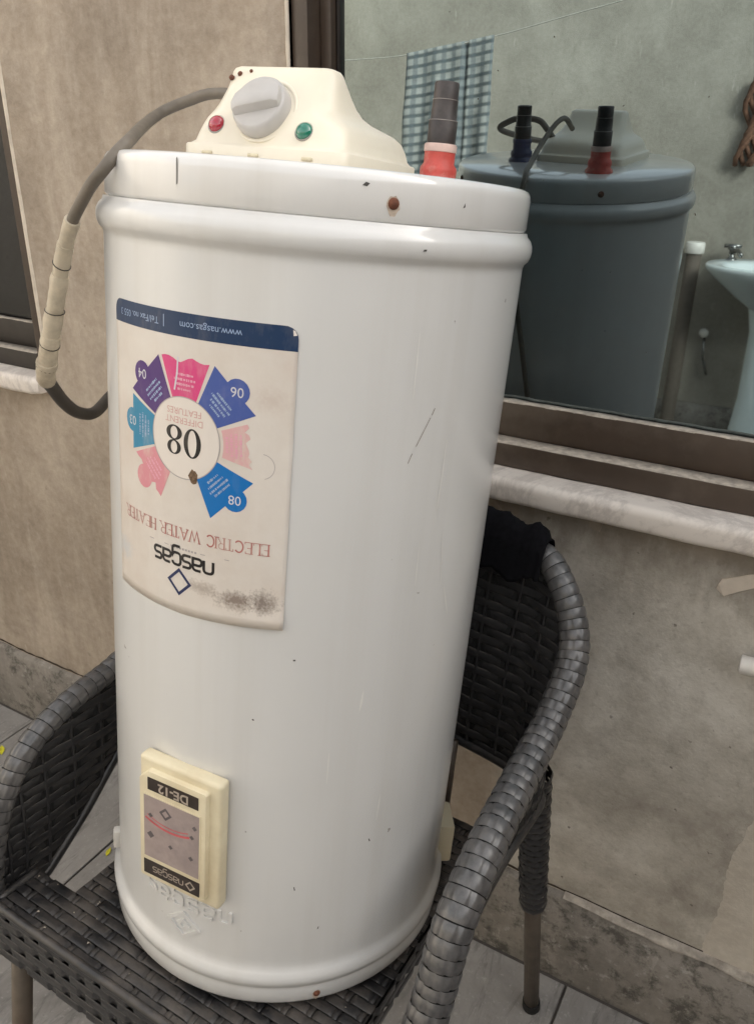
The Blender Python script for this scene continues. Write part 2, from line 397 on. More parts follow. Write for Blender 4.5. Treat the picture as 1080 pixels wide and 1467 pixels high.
# stained skirting with a chipped ledge
def rough_strip(x0, x1, ztop, ybase, n, ampz, ampy):
    rows = []
    for i in range(n + 1):
        x = x0 + (x1 - x0) * i / n
        nz = noise.noise(Vector((x * 9, 1.7, 0))) * ampz; ny = noise.noise(Vector((x * 13, 5.2, 0))) * ampy
        rows.append([(x, ybase, .0), (x, ybase + ny * .4, ztop * .5), (x, ybase + ny, ztop - .006 + nz), (x, ybase + .004 + ny, ztop + nz), (x, .002, ztop + nz + .002)])
    return MB().grid(rows)
o = rough_strip(-2.2, 2.2, .192, -.013, 260, .006, .003).build('skirting', M['skirt'], wl)
rows = []
for i in range(90):
    x = .16 + .5 * i / 89; a_ = max(0, noise.noise(Vector((x * 14, 3.1, 0))) * 1.1 + .45 + .5 * noise.noise(Vector((x * 60, 3.1, 0)))) * min(1, max(0, (x - .2) / .2))
    z1 = .1955 + noise.noise(Vector((x * 9, 1.7, 0))) * .006
    rows.append([(x, -.0145 - .002 * a_, z1 - .0012 - .010 * a_), (x, -.0125 - .004 * min(1, a_ * 3), z1 - .0008), (x, -.010, z1 + .0004), (x, -.001, z1 + .0025)])
MB().grid(rows).build('ledge_render', M['ledge'], wl)
# fresher patch of render low on the right, slightly proud
pl = []
for i in range(90):
    t = i / 89; z = .195 + (.56 - .195) * t
    x = .372 + .026 * t + noise.noise(Vector((z * 9, 8.3, 0))) * .008 + noise.noise(Vector((z * 70, 2.3, 0))) * .003 + noise.noise(Vector((z * 210, 2.3, 0))) * .002
    pl.append([(x, .001, z), (x + .008, -.0012, z), (x + .03, -.0018, z), (.8, -.0018, z)])
o = MB().grid(pl).build('render_patch', M['patch'], wl)
# remains of tape and paper stuck on the wall
def scrap(name, pts, mat, label, cat):
    n_ = len(pts); mb = MB()
    mb.add([(p[0], -.0012 - .0012 * (q % 3), p[1]) for q, p in enumerate(pts)] + [(p[0], .0005, p[1]) for p in pts],
           [tuple(range(n_))] + [(q, (q + 1) % n_, n_ + (q + 1) % n_, n_ + q) for q in range(n_)])
    return tag(mb.build(name, mat, smooth=False), label, cat)
scrap('tape_strip', [(.291, .824), (.302, .817), (.318, .829), (.36, .853), (.39, .872), (.387, .888), (.35, .866), (.296, .840), (.293, .832)], M['masking'],
      'torn strip of pale tape stuck aslant on the wall below the sill', 'tape')
scrap('paper_scrap', [(.118, .870), (.134, .866), (.137, .880), (.133, .886), (.120, .888)], plain('grey paper', (.34, .29, .235, 1), .9),
      'small square scrap of paper on the wall right under the marble sill', 'paper scrap')

def window(name, label, x0, x1, sash_x, mirror=1, sillx=None):
    """x0 = the jamb next to the pier; mirror=+1: window extends to +x, -1: to -x."""
    z0 = ZW0 + .035; zt = ZW1
    W = empty(name, label, 'window', 'windows in the house wall')
    W.location = (x0, 0, z0)
    X = lambda d: mirror * d
    def bx(nm, d0, d1, y0, y1, za, zb, mat, bv=.0015, par=None):
        a0, a1 = sorted((X(d0), X(d1)))
        q = MB().box((a0, y0, za - z0), (a1, y1, zb - z0)).build(nm, mat, par or W)
        if bv: bevel(q, bv, 2)
        return q
    wd = abs(x1 - x0)
    # outer frame: jamb, bottom rail (with a ledge), head
    bx('frame_jamb', .001, .026, .004, .09, z0, zt, M['bronze'])
    bx('frame_jamb', wd - .026, wd - .001, .004, .09, z0, zt, M['bronze'])
    bx('frame_rail', .0265, wd - .0265, .002, .09, z0 + .001, z0 + .034, M['bronze'])
    bx('frame_rail', .0265, wd - .0265, .004, .09, zt - .034, zt, M['bronze'])
    # sash, set back in the frame
    bx('sash_stile', .0268, .0435, .033, .062, z0 + .0345, zt - .035, M['bronze'])
    bx('sash_rail', .0438, wd - .027, .034, .062, z0 + .0345, z0 + .0842, M['bronze'])
    bx('gasket', .0436, .0475, .0455, .062, z0 + .0845, zt - .035, M['bronze_dark'], 0)
    # dusty top of the sash rail and of the frame ledge
    for (y0_, y1_, zz, hh, d0) in ((.0348, .047, z0 + .0842, .0011, .048), (.0035, .0325, z0 + .0342, .0007, .028)):
        rows = []; n_ = 160
        for i in range(n_ + 1):
            d = d0 + (wd - .04 - d0) * i / n_
            a_ = .5 + .7 * noise.noise(Vector((d * 31, zz * 9, 0))) + .5 * noise.noise(Vector((d * 90, 2, 0)))
            h_ = .0004 + hh * max(0, a_)
            if y1_ - y0_ > .02: h_ *= .5
            rows.append([(X(d), y0_ - .0012 * max(0, a_), zz - z0 - .0009), (X(d), y0_, zz - z0 + h_), (X(d), y1_, zz - z0 + h_ * 1.3), (X(d), y1_, zz - z0 - .0006)])
        q = MB().grid(rows).build('dust_layer', M['dust'], W); q['kind'] = 'stuff'
    g0, g1 = sorted((X(.0438), X(wd - .028)))
    MB().box((g0, .0502, .0846), (g1, .056, zt - z0 - .036)).build('glass_pane', M['glass'], W, smooth=False)
    # rounded marble sill
    s0, s1 = sillx
    prof = []
    for i in range(6):
        an = R(-90 + 90 * i / 5); prof.append((-.034 - .0095 * math.cos(an), -.0080 + .0095 * math.sin(an)))
    for i in range(6):
        an = R(90 * i / 5); prof.append((-.032 - .0115 * math.cos(an), .0060 + .0115 * math.sin(an)))
    prof = [(.004, -.0175)] + prof + [(.004, .0175)]
    rows = []
    n_ = 110
    for i in range(n_ + 1):
        x = s0 + (s1 - s0) * i / n_
        e = min(i, n_ - i); sc = 1 if e > 1 else (.93 if e == 1 else .8)
        wv = noise.noise(Vector((x * 18, 4, 0))) * .0012
        rows.append([(x - x0, p[0] * sc + wv, p[1] * sc - .0175 + wv) for p in prof])
    mb = MB().grid(rows)
    nn = len(prof)
    mb.f.append(tuple(range(nn))[::-1]); mb.f.append(tuple(n_ * nn + q for q in range(nn)))
    mb.build('sill', M['sill'], W, angle=60)
    return W
window('window', 'large brown framed window mirroring the yard, right of the plaster pier', XB0, XB1, 0, 1, (XB0 - .035, XB1 + .04))
WL = window('window', 'dark window cut off by the left edge, beside the wrapped cord', XA1, XA0, 0, -1, (XA0 - .03, XA1 + .012))
for q in WL.children:
    if q.name.startswith(('frame_rail', 'sash_rail')):
        q.data.materials.clear(); q.data.materials.append(M['bronze_dimmed'])  # rails darkened to counter light bounced off the left wall
    if q.name.startswith('sash_stile'):
        q.data = q.data.copy(); q.data.materials.clear(); q.data.materials.append(M['alu_sheen'])  # sky sheen painted into the left stile as grey
kd = NM('dark clear glass'); kd.col((.006, .006, .006, 1)); kd.set(.03, spec=.6)
for q in WL.children:
    if q.name.startswith('glass_pane'):
        q.data.materials.clear(); q.data.materials.append(kd.m)

# opposite side of the yard (seen in the glass)
YO = -3.0
mb = MB()
mb.add([(-6, YO, 0), (6, YO, 0), (6, YO, 2.2), (-6, YO, 2.2)], [(0, 1, 2, 3)])
mb.add([(-6, YO - .2, 0), (6, YO - .2, 0), (6, YO - .2, 2.2), (-6, YO - .2, 2.2)], [(0, 1, 2, 3)])
mb.add([(-6, YO - .2, 2.2), (6, YO - .2, 2.2), (6, YO, 2.2), (-6, YO, 2.2)], [(0, 1, 2, 3)])
ow = mb.build('yard_wall', M['far_wall'], smooth=False)
tag(ow, 'grey rendered wall across the yard, mirrored in the big window', 'wall')
ew = MB().box((2.5, YO + .001, 0), (2.7, -.001, 2.35)).build('end_wall', M['cement'], smooth=False)  # unseen wall, added to block sky light from the right
tag(ew, 'grey wall added unseen at the right end to block sky light', 'wall')
lw = MB().box((-2.42, YO + .001, 0), (-2.22, -.001, 2.35)).build('end_wall', M['pale_wall'], smooth=False)
tag(lw, 'pale limewashed wall closing the left end of the yard', 'wall')
MB().box((-2.215, YO + .001, 0), (2.495, YO + .014, .19)).build('skirting', M['skirt'], ow)
# wall tap pipe with a white pvc end
pp = empty('pvc_pipe', 'short white plastic pipe end against the wall, right edge below the sill', 'pipe')
pp.location = (.338, -.03, .647 + ZS)
MB().tube([(0, 0, 0), (.002, 0, 0), (.2, 0, .012)], [.0095, .0125, .0125], 20).build('pipe', M['pvc'], pp, angle=50)
for dx in (.12,):
    MB().tube([(dx - .008, 0, .007), (dx + .008, 0, .0078)], .0155, 16).build('clip', M['pvc'], pp, angle=40)
    MB().box((dx - .006, 0, -.004), (dx + .006, .0295, .014)).build('clip_base', M['pvc'], pp)

# ------------------------------------------------------------------ the heater, leaning back on the chair
E1 = Vector((0.99949487, -0.0031755, -0.03162165)); E2 = Vector((0, 0.99499555, -0.09991922)); EA = Vector((0.03178069, 0.09986875, 0.99449295))
HB = Vector((-0.11450912, -0.41217491, 0.41005077 + ZS))
MH = Matrix(((E1.x, E2.x, EA.x, HB.x), (E1.y, E2.y, EA.y, HB.y), (E1.z, E2.z, EA.z, HB.z), (0, 0, 0, 1)))
def to_local(p): return MH.inverted() @ Vector(p)
heater = empty('water_heater', 'white cylindrical water heater standing upside down on the black rattan chair', 'water heater', mat=MH)
RB = .1945
SEG = 160
prof = [(0, 0), (.185, 0), (.1965, .0012), (.1985, .005), (.1985, .021), (.1978, .0235), (.1985, .0255), (.2008, .029), (.2018, .0345), (.2008, .040),
        (.1978, .0445), (.1958, .0475), (.1948, .052), (RB, .058)]
prof += [(RB, .058 + .69 * i / 24) for i in range(1, 25)]
prof += [(.1945, .751), (.1955, .7545), (.1985, .7575), (.2003, .762), (.2008, .7665), (.2003, .771), (.1982, .7755), (.1952, .7785), (.1942, .7815), (.1900, .7818)]
MB().lathe(prof, SEG).build('body', M['enamel'], heater, angle=60)
lid = MB().lathe([(.1898, .7815), (.1922, .7832), (.1932, .7850), (.1932, .808), (.1926, .8125), (.1908, .8160), (.1875, .8175), (.10, .8178), (0, .8178)], SEG).build('lid', M['lid'], heater, angle=60)
def cyl(s, t, r=RB, phi0=-87.0):
    an = R(phi0) + s / RB; return Vector((r * math.cos(an), r * math.sin(an), t))
def frame_at(phi, t, r):
    an = R(phi); n_ = Vector((math.cos(an), math.sin(an), 0)); x = Vector((-math.sin(an), math.cos(an), 0))
    p = Vector((r * math.cos(an), r * math.sin(an), t))
    return Matrix(((x.x, 0, n_.x, p.x), (x.y, 0, n_.y, p.y), (x.z, 1, n_.z, p.z), (0, 0, 0, 1)))   # x right, y up, z outward
# screws and chips
def screw(phi, t, r, rad, par):
    mb = MB().lathe([(0, .0026), (rad * .6, .0024), (rad, .001), (rad * 1.05, -.002)], 14, frame_at(phi, t, r))
    return mb.build('screw', M['rust'], par)
screw(-40.5, .7955, .1932, .0042, heater); screw(-43, .012, .1985, .0036, heater); screw(140, .80, .1932, .004, heater); screw(60, .797, .1932, .0045, heater)
def chip(phi, t, r, pts, mat=M['black_mark'], name='paint_chip'):
    F = frame_at(phi, t, r + .0003); return MB().add([F @ Vector((p[0], p[1], 0)) for p in pts], [tuple(range(len(pts)))]).build(name, mat, heater, smooth=False)
chip(-89.7, .8045, .1932, [(-.0007, -.010), (.0008, -.009), (.0009, .004), (.0005, .0095), (-.0007, .008)], plain('grey nick', (.2, .19, .18, 1), .7))
chip(-47, .807, .1932, [(-.0025, -.001), (.001, -.0016), (.003, .0006), (0, .0014)])
chip(-22, .799, .1932, [(-.0012, -.002), (.0012, -.001), (.0006, .002)])
for ph, t, a_, b_ in ((-33, .765, .0015, .0008), (-52, .155, .0005, .0025), (-56, .415, .0011, .0008), (-66, .35, .0009, .0008), (-30, .20, .0006, .002), (-44, .10, .0006, .0018)):
    tl = random.uniform(-.5, .5)
    chip(ph, t, .2008 if .752 < t < .778 else .19455, [(-a_ + tl * b_, -b_), (a_ + tl * b_, -b_ * .8), (a_ * .8 - tl * b_, b_), (-a_ * .9 - tl * b_, b_ * .8)])
for pts_ in ([(-.006, -.012), (-.0053, -.0122), (.0062, .0115), (.0057, .0119)], [(-.0125, -.026), (-.0118, -.0263), (-.0085, -.018), (-.0093, -.0178)], [(.0068, .014), (.0076, .0137), (.0098, .0195), (.0092, .0198)]):
    chip(-27, .622, .19452, pts_, M['scratch'], 'scratch')
M['scuff'] = plain('pale scuff', (.74, .73, .70, 1), .5, var=.03)
M['halo'] = plain('rust stain', (.50, .41, .33, 1), .6, var=.25, scale=300)
for ph, t, a_, b_, tl in ((-37, .37, .0016, .012, .1), (-19, .585, .0013, .035, .03), (-24, .50, .0009, .022, -.02), (-15, .50, .0012, .030, -.12), (-11, .455, .0012, .020, -.35), (-45, .30, .0008, .02, 0), (-31, .68, .0008, .03, 0), (-28, .24, .0009, .018, .05)):
    n_ = 10; pts_ = []
    for q in range(n_): pts_.append((-a_ * math.sin(math.pi * (q + .5) / n_) * random.uniform(.5, 1) + tl * b_ * (2 * q / n_ - 1), b_ * (2 * q / n_ - 1)))
    for q in range(n_ - 1, -1, -1): pts_.append((a_ * math.sin(math.pi * (q + .5) / n_) * random.uniform(.5, 1) + tl * b_ * (2 * q / n_ - 1), b_ * (2 * q / n_ - 1)))
    chip(ph, t, .19455, pts_, M['scuff'], 'scuff')
for ph, t, r_, rd in ((-40.5, .7945, .1931, .0062), (-43, .0112, .19845, .0052)):
    chip(ph, t, r_, [(rd * math.cos(R(q * 24)) * random.uniform(.7, 1.1), rd * math.sin(R(q * 24)) * random.uniform(.75, 1.15) - (.002 if 9 < q < 13 else 0)) for q in range(15)], M['halo'], 'rust_stain')
# cream lugs low on the drum
F = frame_at(-137, .064, .1935); q = MB().box((-.006, -.012, 0), (.006, .012, .009), F).build('mounting_lug', M['pvc'], heater); bevel(q, .003)
F = frame_at(34, .054, .193); q = MB().box((-.024, -.028, 0), (.024, .028, .020), F).build('terminal_box', M['cream'], heater); bevel(q, .005)
MB().lathe([(0, .0035), (.003, .0032), (.0042, 0)], 10, F @ Matrix.Translation((-.008, -.002, .020))).build('box_screw', M['rust'], q)

# --- printing on the drum
def tri_grid(mb, fn, nu, nv): mb.grid([[fn(i / nu, j / nv) for i in range(nu + 1)] for j in range(nv + 1)])
def ribbon(pts, wd, r, mp, wd2=None, close=False):
    """mitred flat ribbon through 2-D points, mapped with mp(x, y, r)."""
    P = [Vector(p) for p in pts]; n_ = len(P); L_, R_ = [], []
    for i in range(n_):
        if close: a, b = P[(i - 1) % n_], P[(i + 1) % n_]; d1, d2 = (P[i] - a), (b - P[i])
        else: d1 = P[i] - P[max(i - 1, 0)]; d2 = P[min(i + 1, n_ - 1)] - P[i]
        if d1.length < 1e-9: d1 = d2
        if d2.length < 1e-9: d2 = d1
        d1, d2 = d1.normalized(), d2.normalized(); t = (d1 + d2).normalized(); nn = Vector((-t.y, t.x))
        c_ = max(.5, nn.dot(Vector((-d1.y, d1.x)))); h_ = wd / 2 / c_
        L_.append(mp(*(P[i] + nn * h_), r)); R_.append(mp(*(P[i] - nn * h_), r))
    mb = MB(); mb.grid([L_, R_], cu_=close); return mb
def arc(cx, cy, r, a0, a1, n_=10, ry=None):
    return [(cx + r * math.cos(R(a0 + (a1 - a0) * i / n_)), cy + (ry or r) * math.sin(R(a0 + (a1 - a0) * i / n_))) for i in range(n_ + 1)]
# rounded square letters for the maker's word; unit box 0.8 wide, 1 high
def rr(x0, y0, x1, y1, r, close=True):
    return arc(x1 - r, y1 - r, r, 0, 90, 4) + arc(x0 + r, y1 - r, r, 90, 180, 4) + arc(x0 + r, y0 + r, r, 180, 270, 4) + arc(x1 - r, y0 + r, r, 270, 360, 4)
LOGO = {
    'n': [[(.0, 0), (0, .72)] + arc(.28, .72, .28, 180, 90, 5)[1:] + arc(.52, .72, .28, 90, 0, 5) + [(.8, 0)]],
    'a': [[(.08, 1), (.5, 1)] + arc(.52, .72, .28, 85, 0, 5) + [(.8, .02), (.3, .02)] + arc(.27, .29, .27, 270, 90, 8) + [(.74, .56)]],
    's': [[(.78, 1), (.26, 1)] + arc(.26, .76, .24, 90, 270, 8) + [(.54, .52)] + arc(.54, .26, .26, 90, -90, 8) + [(.0, 0)]],
    'g': [rr(0, 0, .8, 1, .28) + [(.8, .2)], [(.8, .2), (.8, -.3)] + arc(.54, -.3, .26, 0, -90, 5)[1:] + [(.05, -.56)]],
}
def word_logo(x0, y0, hgt, wd, r, mp, mat, par, name, step=1.08, thick=None):
    mb = MB(); x = x0
    for q, ch in enumerate('nasgas'):
        for si, st in enumerate(LOGO[ch]):
            rb = ribbon([(x + p[0] * hgt, y0 + p[1] * hgt) for p in st], wd, r + .00004 * si, mp); mb.add(rb.v, rb.f)
        x += step * hgt
    o_ = mb.build(name, mat, par, smooth=False)
    if thick: solid(o_, thick)
    return o_, x - x0
def solid(o_, th):
    m_ = o_.modifiers.new('solid', 'SOLIDIFY'); m_.thickness = th; m_.offset = 1
    dg = bpy.context.evaluated_depsgraph_get(); me = bpy.data.meshes.new_from_object(o_.evaluated_get(dg)); o_.modifiers.clear(); o_.data = me
def text_mesh(txt, size, mp, r, mat, par, name, cx=0, cy=0, align='CENTER', rot=0, bold=0):
    cu_ = bpy.data.curves.new('txt', 'FONT'); cu_.body = txt; cu_.size = size; cu_.align_x = align; cu_.align_y = 'CENTER'; cu_.offset = bold
    cu_.resolution_u = 3
    to = bpy.data.objects.new('txt', cu_); COL.objects.link(to); bpy.context.view_layer.update()
    me = bpy.data.meshes.new_from_object(to.evaluated_get(bpy.context.evaluated_depsgraph_get()))
    bpy.data.objects.remove(to); bpy.data.curves.remove(cu_)
    ca, sa = math.cos(rot), math.sin(rot)
    for v in me.vertices:
        x, y = v.co.x, v.co.y; v.co = mp(cx + x * ca - y * sa, cy + x * sa + y * ca, r)
    me.materials.clear(); me.materials.append(mat); me.name = name
    return link(name, me, mat, par, False)
SC_T = .572
flip = lambda x, y, r: cyl(-x, SC_T - y, r)          # the sticker is upside down: its own x, y turned half round
asis = lambda x, y, r: cyl(x, y, r)
SW, SH = .188, .262
k = NM('worn paper label')
c = k.ramp(k.noise(9, 6, .65), [(.3, (.62, .545, .475, 1)), (.55, (.68, .625, .565, 1)), (.8, (.73, .69, .64, 1))])
c = k.mix(k.math('MULTIPLY', k.mask(k.noise(5, 6, .7, st=(1, 1, .7)), .52, .75), .5), c, (.62, .46, .40, 1))
c = k.mix(k.math('MULTIPLY', k.mask(k.noise(22, 7, .7, st=(2, 2, .25)), .55, .75), .3), c, (.74, .70, .64, 1))
sp = k.n('ShaderNodeSeparateXYZ'); k.l(k.coord(), sp.inputs[0])
def blob(cx_, cz_, sx_, sz_, lo, hi):
    dx = k.math('MULTIPLY', k.math('SUBTRACT', sp.outputs[0], cx_), 1 / sx_); dz = k.math('MULTIPLY', k.math('SUBTRACT', sp.outputs[2], cz_), 1 / sz_)
    d = k.math('SQRT', k.math('ADD', k.math('MULTIPLY', dx, dx), k.math('MULTIPLY', dz, dz)), 0)
    d = k.math('ADD', d, k.math('ADD', k.math('MULTIPLY', k.math('SUBTRACT', k.noise(70, 6, .75), .5), 1.5), k.math('MULTIPLY', k.math('SUBTRACT', k.noise(420, 3, .6), .5), 1.3)))
    return k.math('SUBTRACT', 1, k.mask(d, lo, hi))
for args, a_, cc in (((.060, .467, .022, .011, .2, 1.3), .85, (.20, .15, .12, 1)), ((.083, .469, .015, .013, .2, 1.2), .8, (.15, .11, .09, 1)), ((.030, .472, .020, .008, .2, 1.2), .55, (.26, .20, .16, 1)), ((.083, .645, .016, .012, .1, 1.2), .25, (.45, .33, .28, 1)), ((-.072, .478, .018, .014, .2, 1.2), .35, (.42, .52, .62, 1))):
    c = k.mix(k.math('MULTIPLY', blob(*args), a_), c, cc)
k.col(c); k.set(.42, spec=.4); k.bump(k.noise(16, 5, .6), .25, .004); M['label'] = k.m
def ink(name, c, fade=.3):
    k = NM(name); f_ = k.mask(k.noise(40, 6, .7, st=(1.5, 1.5, .6)), .5, .8)
    k.col(k.mix(k.math('MULTIPLY', f_, fade), c, (.66, .575, .49, 1))); k.set(.4, spec=.4); return k.m
INK = dict(navy=ink('navy ink', (.003, .028, .088, 1), .12), purple=ink('purple ink', (.065, .018, .16, 1), .12), pink=ink('pink ink', (.66, .055, .21, 1), .3),
           blue=ink('blue ink', (.058, .10, .34, 1), .12), teal=ink('teal ink', (.018, .22, .38, 1), .3), pale=ink('faded pink ink', (.66, .26, .30, 1), 1.0),
           palest=ink('worn pink ink', (.68, .40, .40, 1), 1.6), azure=ink('azure ink', (.0, .15, .46, 1), .1), white=ink('white ink', (.62, .62, .66, 1), .4),
           red=ink('brick red ink', (.46, .17, .15, 1), .75), black=ink('black ink', (.012, .01, .011, 1), .15), disc=ink('cream disc ink', (.74, .68, .62, 1), .2),
           grey=ink('grey line ink', (.40, .36, .36, 1), .2), paletext=ink('pale lettering ink', (.60, .33, .30, 1), .5), skyish=ink('light lettering', (.30, .40, .58, 1), .2), pinkish=ink('pinkish lettering', (.74, .36, .46, 1), .2))
# the paper itself: rounded corners, a curl along the lower right edge
mb = MB(); nu, nv = 44, 30
def paper(u, v, lift=1):
    x = -SW / 2 + SW * u; y = SC_T - SH / 2 + SH * v
    rc = .010
    ex, ey = SW / 2 - abs(x), SH / 2 - abs(y - SC_T)
    if ex < rc and y > SC_T and ey < rc:
        d = math.hypot(rc - ex, rc - ey)
        if d > rc:
            f_ = rc / d; x = math.copysign(SW / 2 - rc + (rc - ex) * f_, x); y = SC_T + SH / 2 - rc + (rc - ey) * f_
    cu_ = max(0, 1 - (v) / .10) * max(0, (u - .45) / .55)
    edge = max(0, 1 - (1 - u) / .025) * (.6 + .8 * noise.noise(Vector((v * 12, 3, 0))))
    y += .010 * max(0, (u - .5)) * max(0, 1 - v / .3)
    return cyl(x, y, RB + .00022 + (.0035 * cu_ ** 1.6 + .0007 * max(0, edge)) * lift)
tri_grid(mb, paper, nu, nv)
st = mb.build('label', M['label'], heater)
solid(st, .0003)
st.name = 'sticker'
RP = RB + .00068
# header band (at the top as the sticker hangs, so at the foot of its own layout)
mb = MB(); tri_grid(mb, lambda u, v: (lambda p: p + (Vector((p.x, p.y, 0)).normalized() * .00038))(paper(u, 1 - .072 + .072 * v)), 44, 6)
mb.build('header_band', INK['navy'], st)
text_mesh('www.nasgas.com', .0080, flip, RP + 0.000120, INK['skyish'], st, 'lettering', -.023, -.1216 + .0)
text_mesh('|', .0105, flip, RP + 0.000120, INK['skyish'], st, 'lettering', .0212, -.1216)
text_mesh('Tel/Fax no. 055 3', .0078, flip, RP + 0.000120, INK['skyish'], st, 'lettering', .0545, -.1216)
# wheel of features; wheel centre in image-wise coordinates (s, t)
WC = (0.0, .602)
def wheel_pt(a_, r_, rad): return cyl(WC[0] + r_ * math.cos(R(a_)), WC[1] + r_ * math.sin(R(a_)), rad)
def wedge(a0, a1, r0, r1, mat, ac=None, tab=.0105, worn=0):
    mb = MB(); n_ = 12; m_ = 5
    half = (a1 - a0) / 2; mid = (a0 + a1) / 2
    rows = []
    for j in range(m_ + 1):
        row = []
        for i in range(n_ + 1):
            a_ = a0 + (a1 - a0) * i / n_
            ro = r1 * math.cos(R(half)) / math.cos(R(a_ - mid)) * 1.03
            if worn: ro -= worn * (.5 + noise.noise(Vector((a_ * .09, 7, 0))) + .5 * noise.noise(Vector((a_ * .3, 2, 0)))) * .012
            row.append(wheel_pt(a_, r0 + (ro - r0) * j / m_, RP))
        rows.append(row)
    mb.grid(rows)
    if tab:
        ta = ac if ac is not None else mid
        tr = r1 * math.cos(R(half)) * 1.03 + .001
        cx_, cy_ = WC[0] + tr * math.cos(R(ta)), WC[1] + tr * math.sin(R(ta))
        n0 = len(mb.v); mb.v.append(cyl(cx_, cy_, RP + 0.000036)); mb.v += [cyl(cx_ + tab * math.cos(R(q * 20)), cy_ + tab * math.sin(R(q * 20)), RP + 0.000036) for q in range(18)]
        mb.f += [(n0, n0 + 1 + q, n0 + 1 + (q + 1) % 18) for q in range(18)]
        return mb.build('wheel_wedge', mat, st, smooth=False), (cx_, cy_)
    return mb.build('wheel_wedge', mat, st, smooth=False), None
def dashes(mid, rows_, mat):
    """lines of print too small to read: short broken strokes across the wedge."""
    mb = MB(); random.seed(int(mid))
    for rr_, wd in rows_:
        x = -wd / 2
        while x < wd / 2:
            l_ = random.choice((.0007, .0009, .0012, .0016, .0022)); l_ = min(l_, wd / 2 - x)
            if l_ < .0004: break
            ca, sa = math.cos(R(mid)), math.sin(R(mid))
            f2 = lambda u, v, r: cyl(WC[0] + v * ca - u * sa, WC[1] + v * sa + u * ca, r)
            rb = ribbon([(x, rr_), (x + l_, rr_)], random.choice((.0014, .0018, .0021)), RP + 0.000090, f2); mb.add(rb.v, rb.f); x += l_ + random.choice((.0003, .0004, .0009))
    o_ = mb.build('small_print', mat, st, smooth=False); o_['kind'] = 'stuff'; return o_
W_ = [(24.5, 66, .0345, .068, 'blue', 44, '06', 'skyish'), (69.5, 110, .0345, .069, 'pink', None, None, 'pinkish'), (113, 155, .0345, .068, 'purple', 137, '04', 'skyish'),
      (158, 200, .0345, .066, 'teal', 178, '03', 'skyish'), (203, 246, .0345, .066, 'pale', 223, None, 'pinkish'), (293, 337, .0345, .067, 'azure', 318, '08', 'skyish'), (-14, 20.5, .0375, .066, 'palest', None, None, 'pinkish')]
for a0, a1, r0, r1, cn, ac, num, tc in W_:
    wo = 1 if cn in ('pale', 'palest') else (.35 if cn == 'pink' else 0)
    ob_, tc_ = wedge(a0, a1, r0, r1, INK[cn], ac, .0105 if ac is not None else 0, wo)
    ob_['label'] = {'blue': 'blue wedge numbered 06', 'pink': 'bright pink wedge', 'purple': 'dark purple wedge', 'teal': 'teal wedge', 'pale': 'faded pink wedge', 'azure': 'bright blue wedge numbered 08', 'palest': 'almost worn away pink wedge'}[cn]
    mid = (a0 + a1) / 2
    dashes(mid, [(.0405, .013), (.0445, .019), (.0485, .022), (.0525, .018)], INK[tc])
    if num: text_mesh(num, .0115, lambda x, y, r, c_=tc_: cyl(c_[0] - x, c_[1] - y, r), RP + 0.000090, INK['white'], st, 'lettering')
# white scratch through the bright pink wedge
mb = ribbon([(-.006, .668), (-.0068, .655), (-.0095, .641)], .0016, RP + 0.000120, asis); mb.build('scratch', INK['white'], st, smooth=False)
# centre disc
mb = MB(); mb.v.append(wheel_pt(0, 0, RP + 0.000030)); rings = 4; sg = 48
mb.grid([[wheel_pt(360 * i / sg, .0338 * (j + .02) / (rings + .02), RP + 0.000030) for i in range(sg)] for j in range(rings + 1)], cu_=True)
mb.v.pop(0); mb.f = [tuple(i - 1 for i in f) for f in mb.f]
mb.build('centre_disc', INK['disc'], st, smooth=False)
ribbon([(WC[0] + .0345 * math.cos(R(q * 6)), WC[1] + .0345 * math.sin(R(q * 6))) for q in range(60)], .0007, RP + 0.000060, asis, close=True).build('disc_outline', INK['grey'], st, smooth=False)
ribbon(arc(WC[0] + .070, WC[1] - .012, .0105, -75, 85, 12), .0005, RP + 0.000030, asis).build('tab_outline', INK['grey'], st, smooth=False)
# the heavy serif figures 08 (upside down)
def fig_ring(cx_, cy_, ax, ay, bx_, by_, mp, r):
    n_ = 40; A = [mp(cx_ + ax * math.cos(2 * math.pi * i / n_), cy_ + ay * math.sin(2 * math.pi * i / n_), r) for i in range(n_)]
    B = [mp(cx_ + bx_ * math.cos(2 * math.pi * i / n_), cy_ + by_ * math.sin(2 * math.pi * i / n_), r) for i in range(n_)]
    return MB().grid([A, B], cu_=True)
wf = lambda x, y, r: cyl(WC[0] - x, WC[1] - y, r)
mb = fig_ring(-.0088, .0028, .0085, .0125, .0042, .0112, wf, RP + 0.000120); q = fig_ring(.0098, -.0036, .0084, .0064, .0038, .0052, wf, RP + 0.000120); mb.add(q.v, q.f)
q = fig_ring(.0098, .0088, .0074, .0062, .0034, .0051, wf, RP + 0.000156); mb.add(q.v, q.f)
mb.build('lettering', INK['black'], st, smooth=False)
text_mesh('DIFFERENT', .0078, wf, RP + 0.000120, INK['paletext'], st, 'lettering', 0, -.0150)
text_mesh('FEATURES', .0078, wf, RP + 0.000120, INK['paletext'], st, 'lettering', 0, -.0225)
# brown scab at the disc's edge
mb = MB(); pts = [((.0105 + .0046 * math.cos(R(q * 30)) * random.uniform(.6, 1.25)), (.5715 + .0066 * math.sin(R(q * 30)) * random.uniform(.7, 1.2))) for q in range(12)]
mb.v = [cyl(.0105, .5715, RP + .0008)] + [cyl(p[0], p[1], RP + 0.000180) for p in pts]; mb.f = [(0, 1 + q, 1 + (q + 1) % 12) for q in range(12)]
mb.build('torn_spot', plain('brown torn spot', (.16, .10, .06, 1), .9, var=.6, scale=400), st, smooth=False)
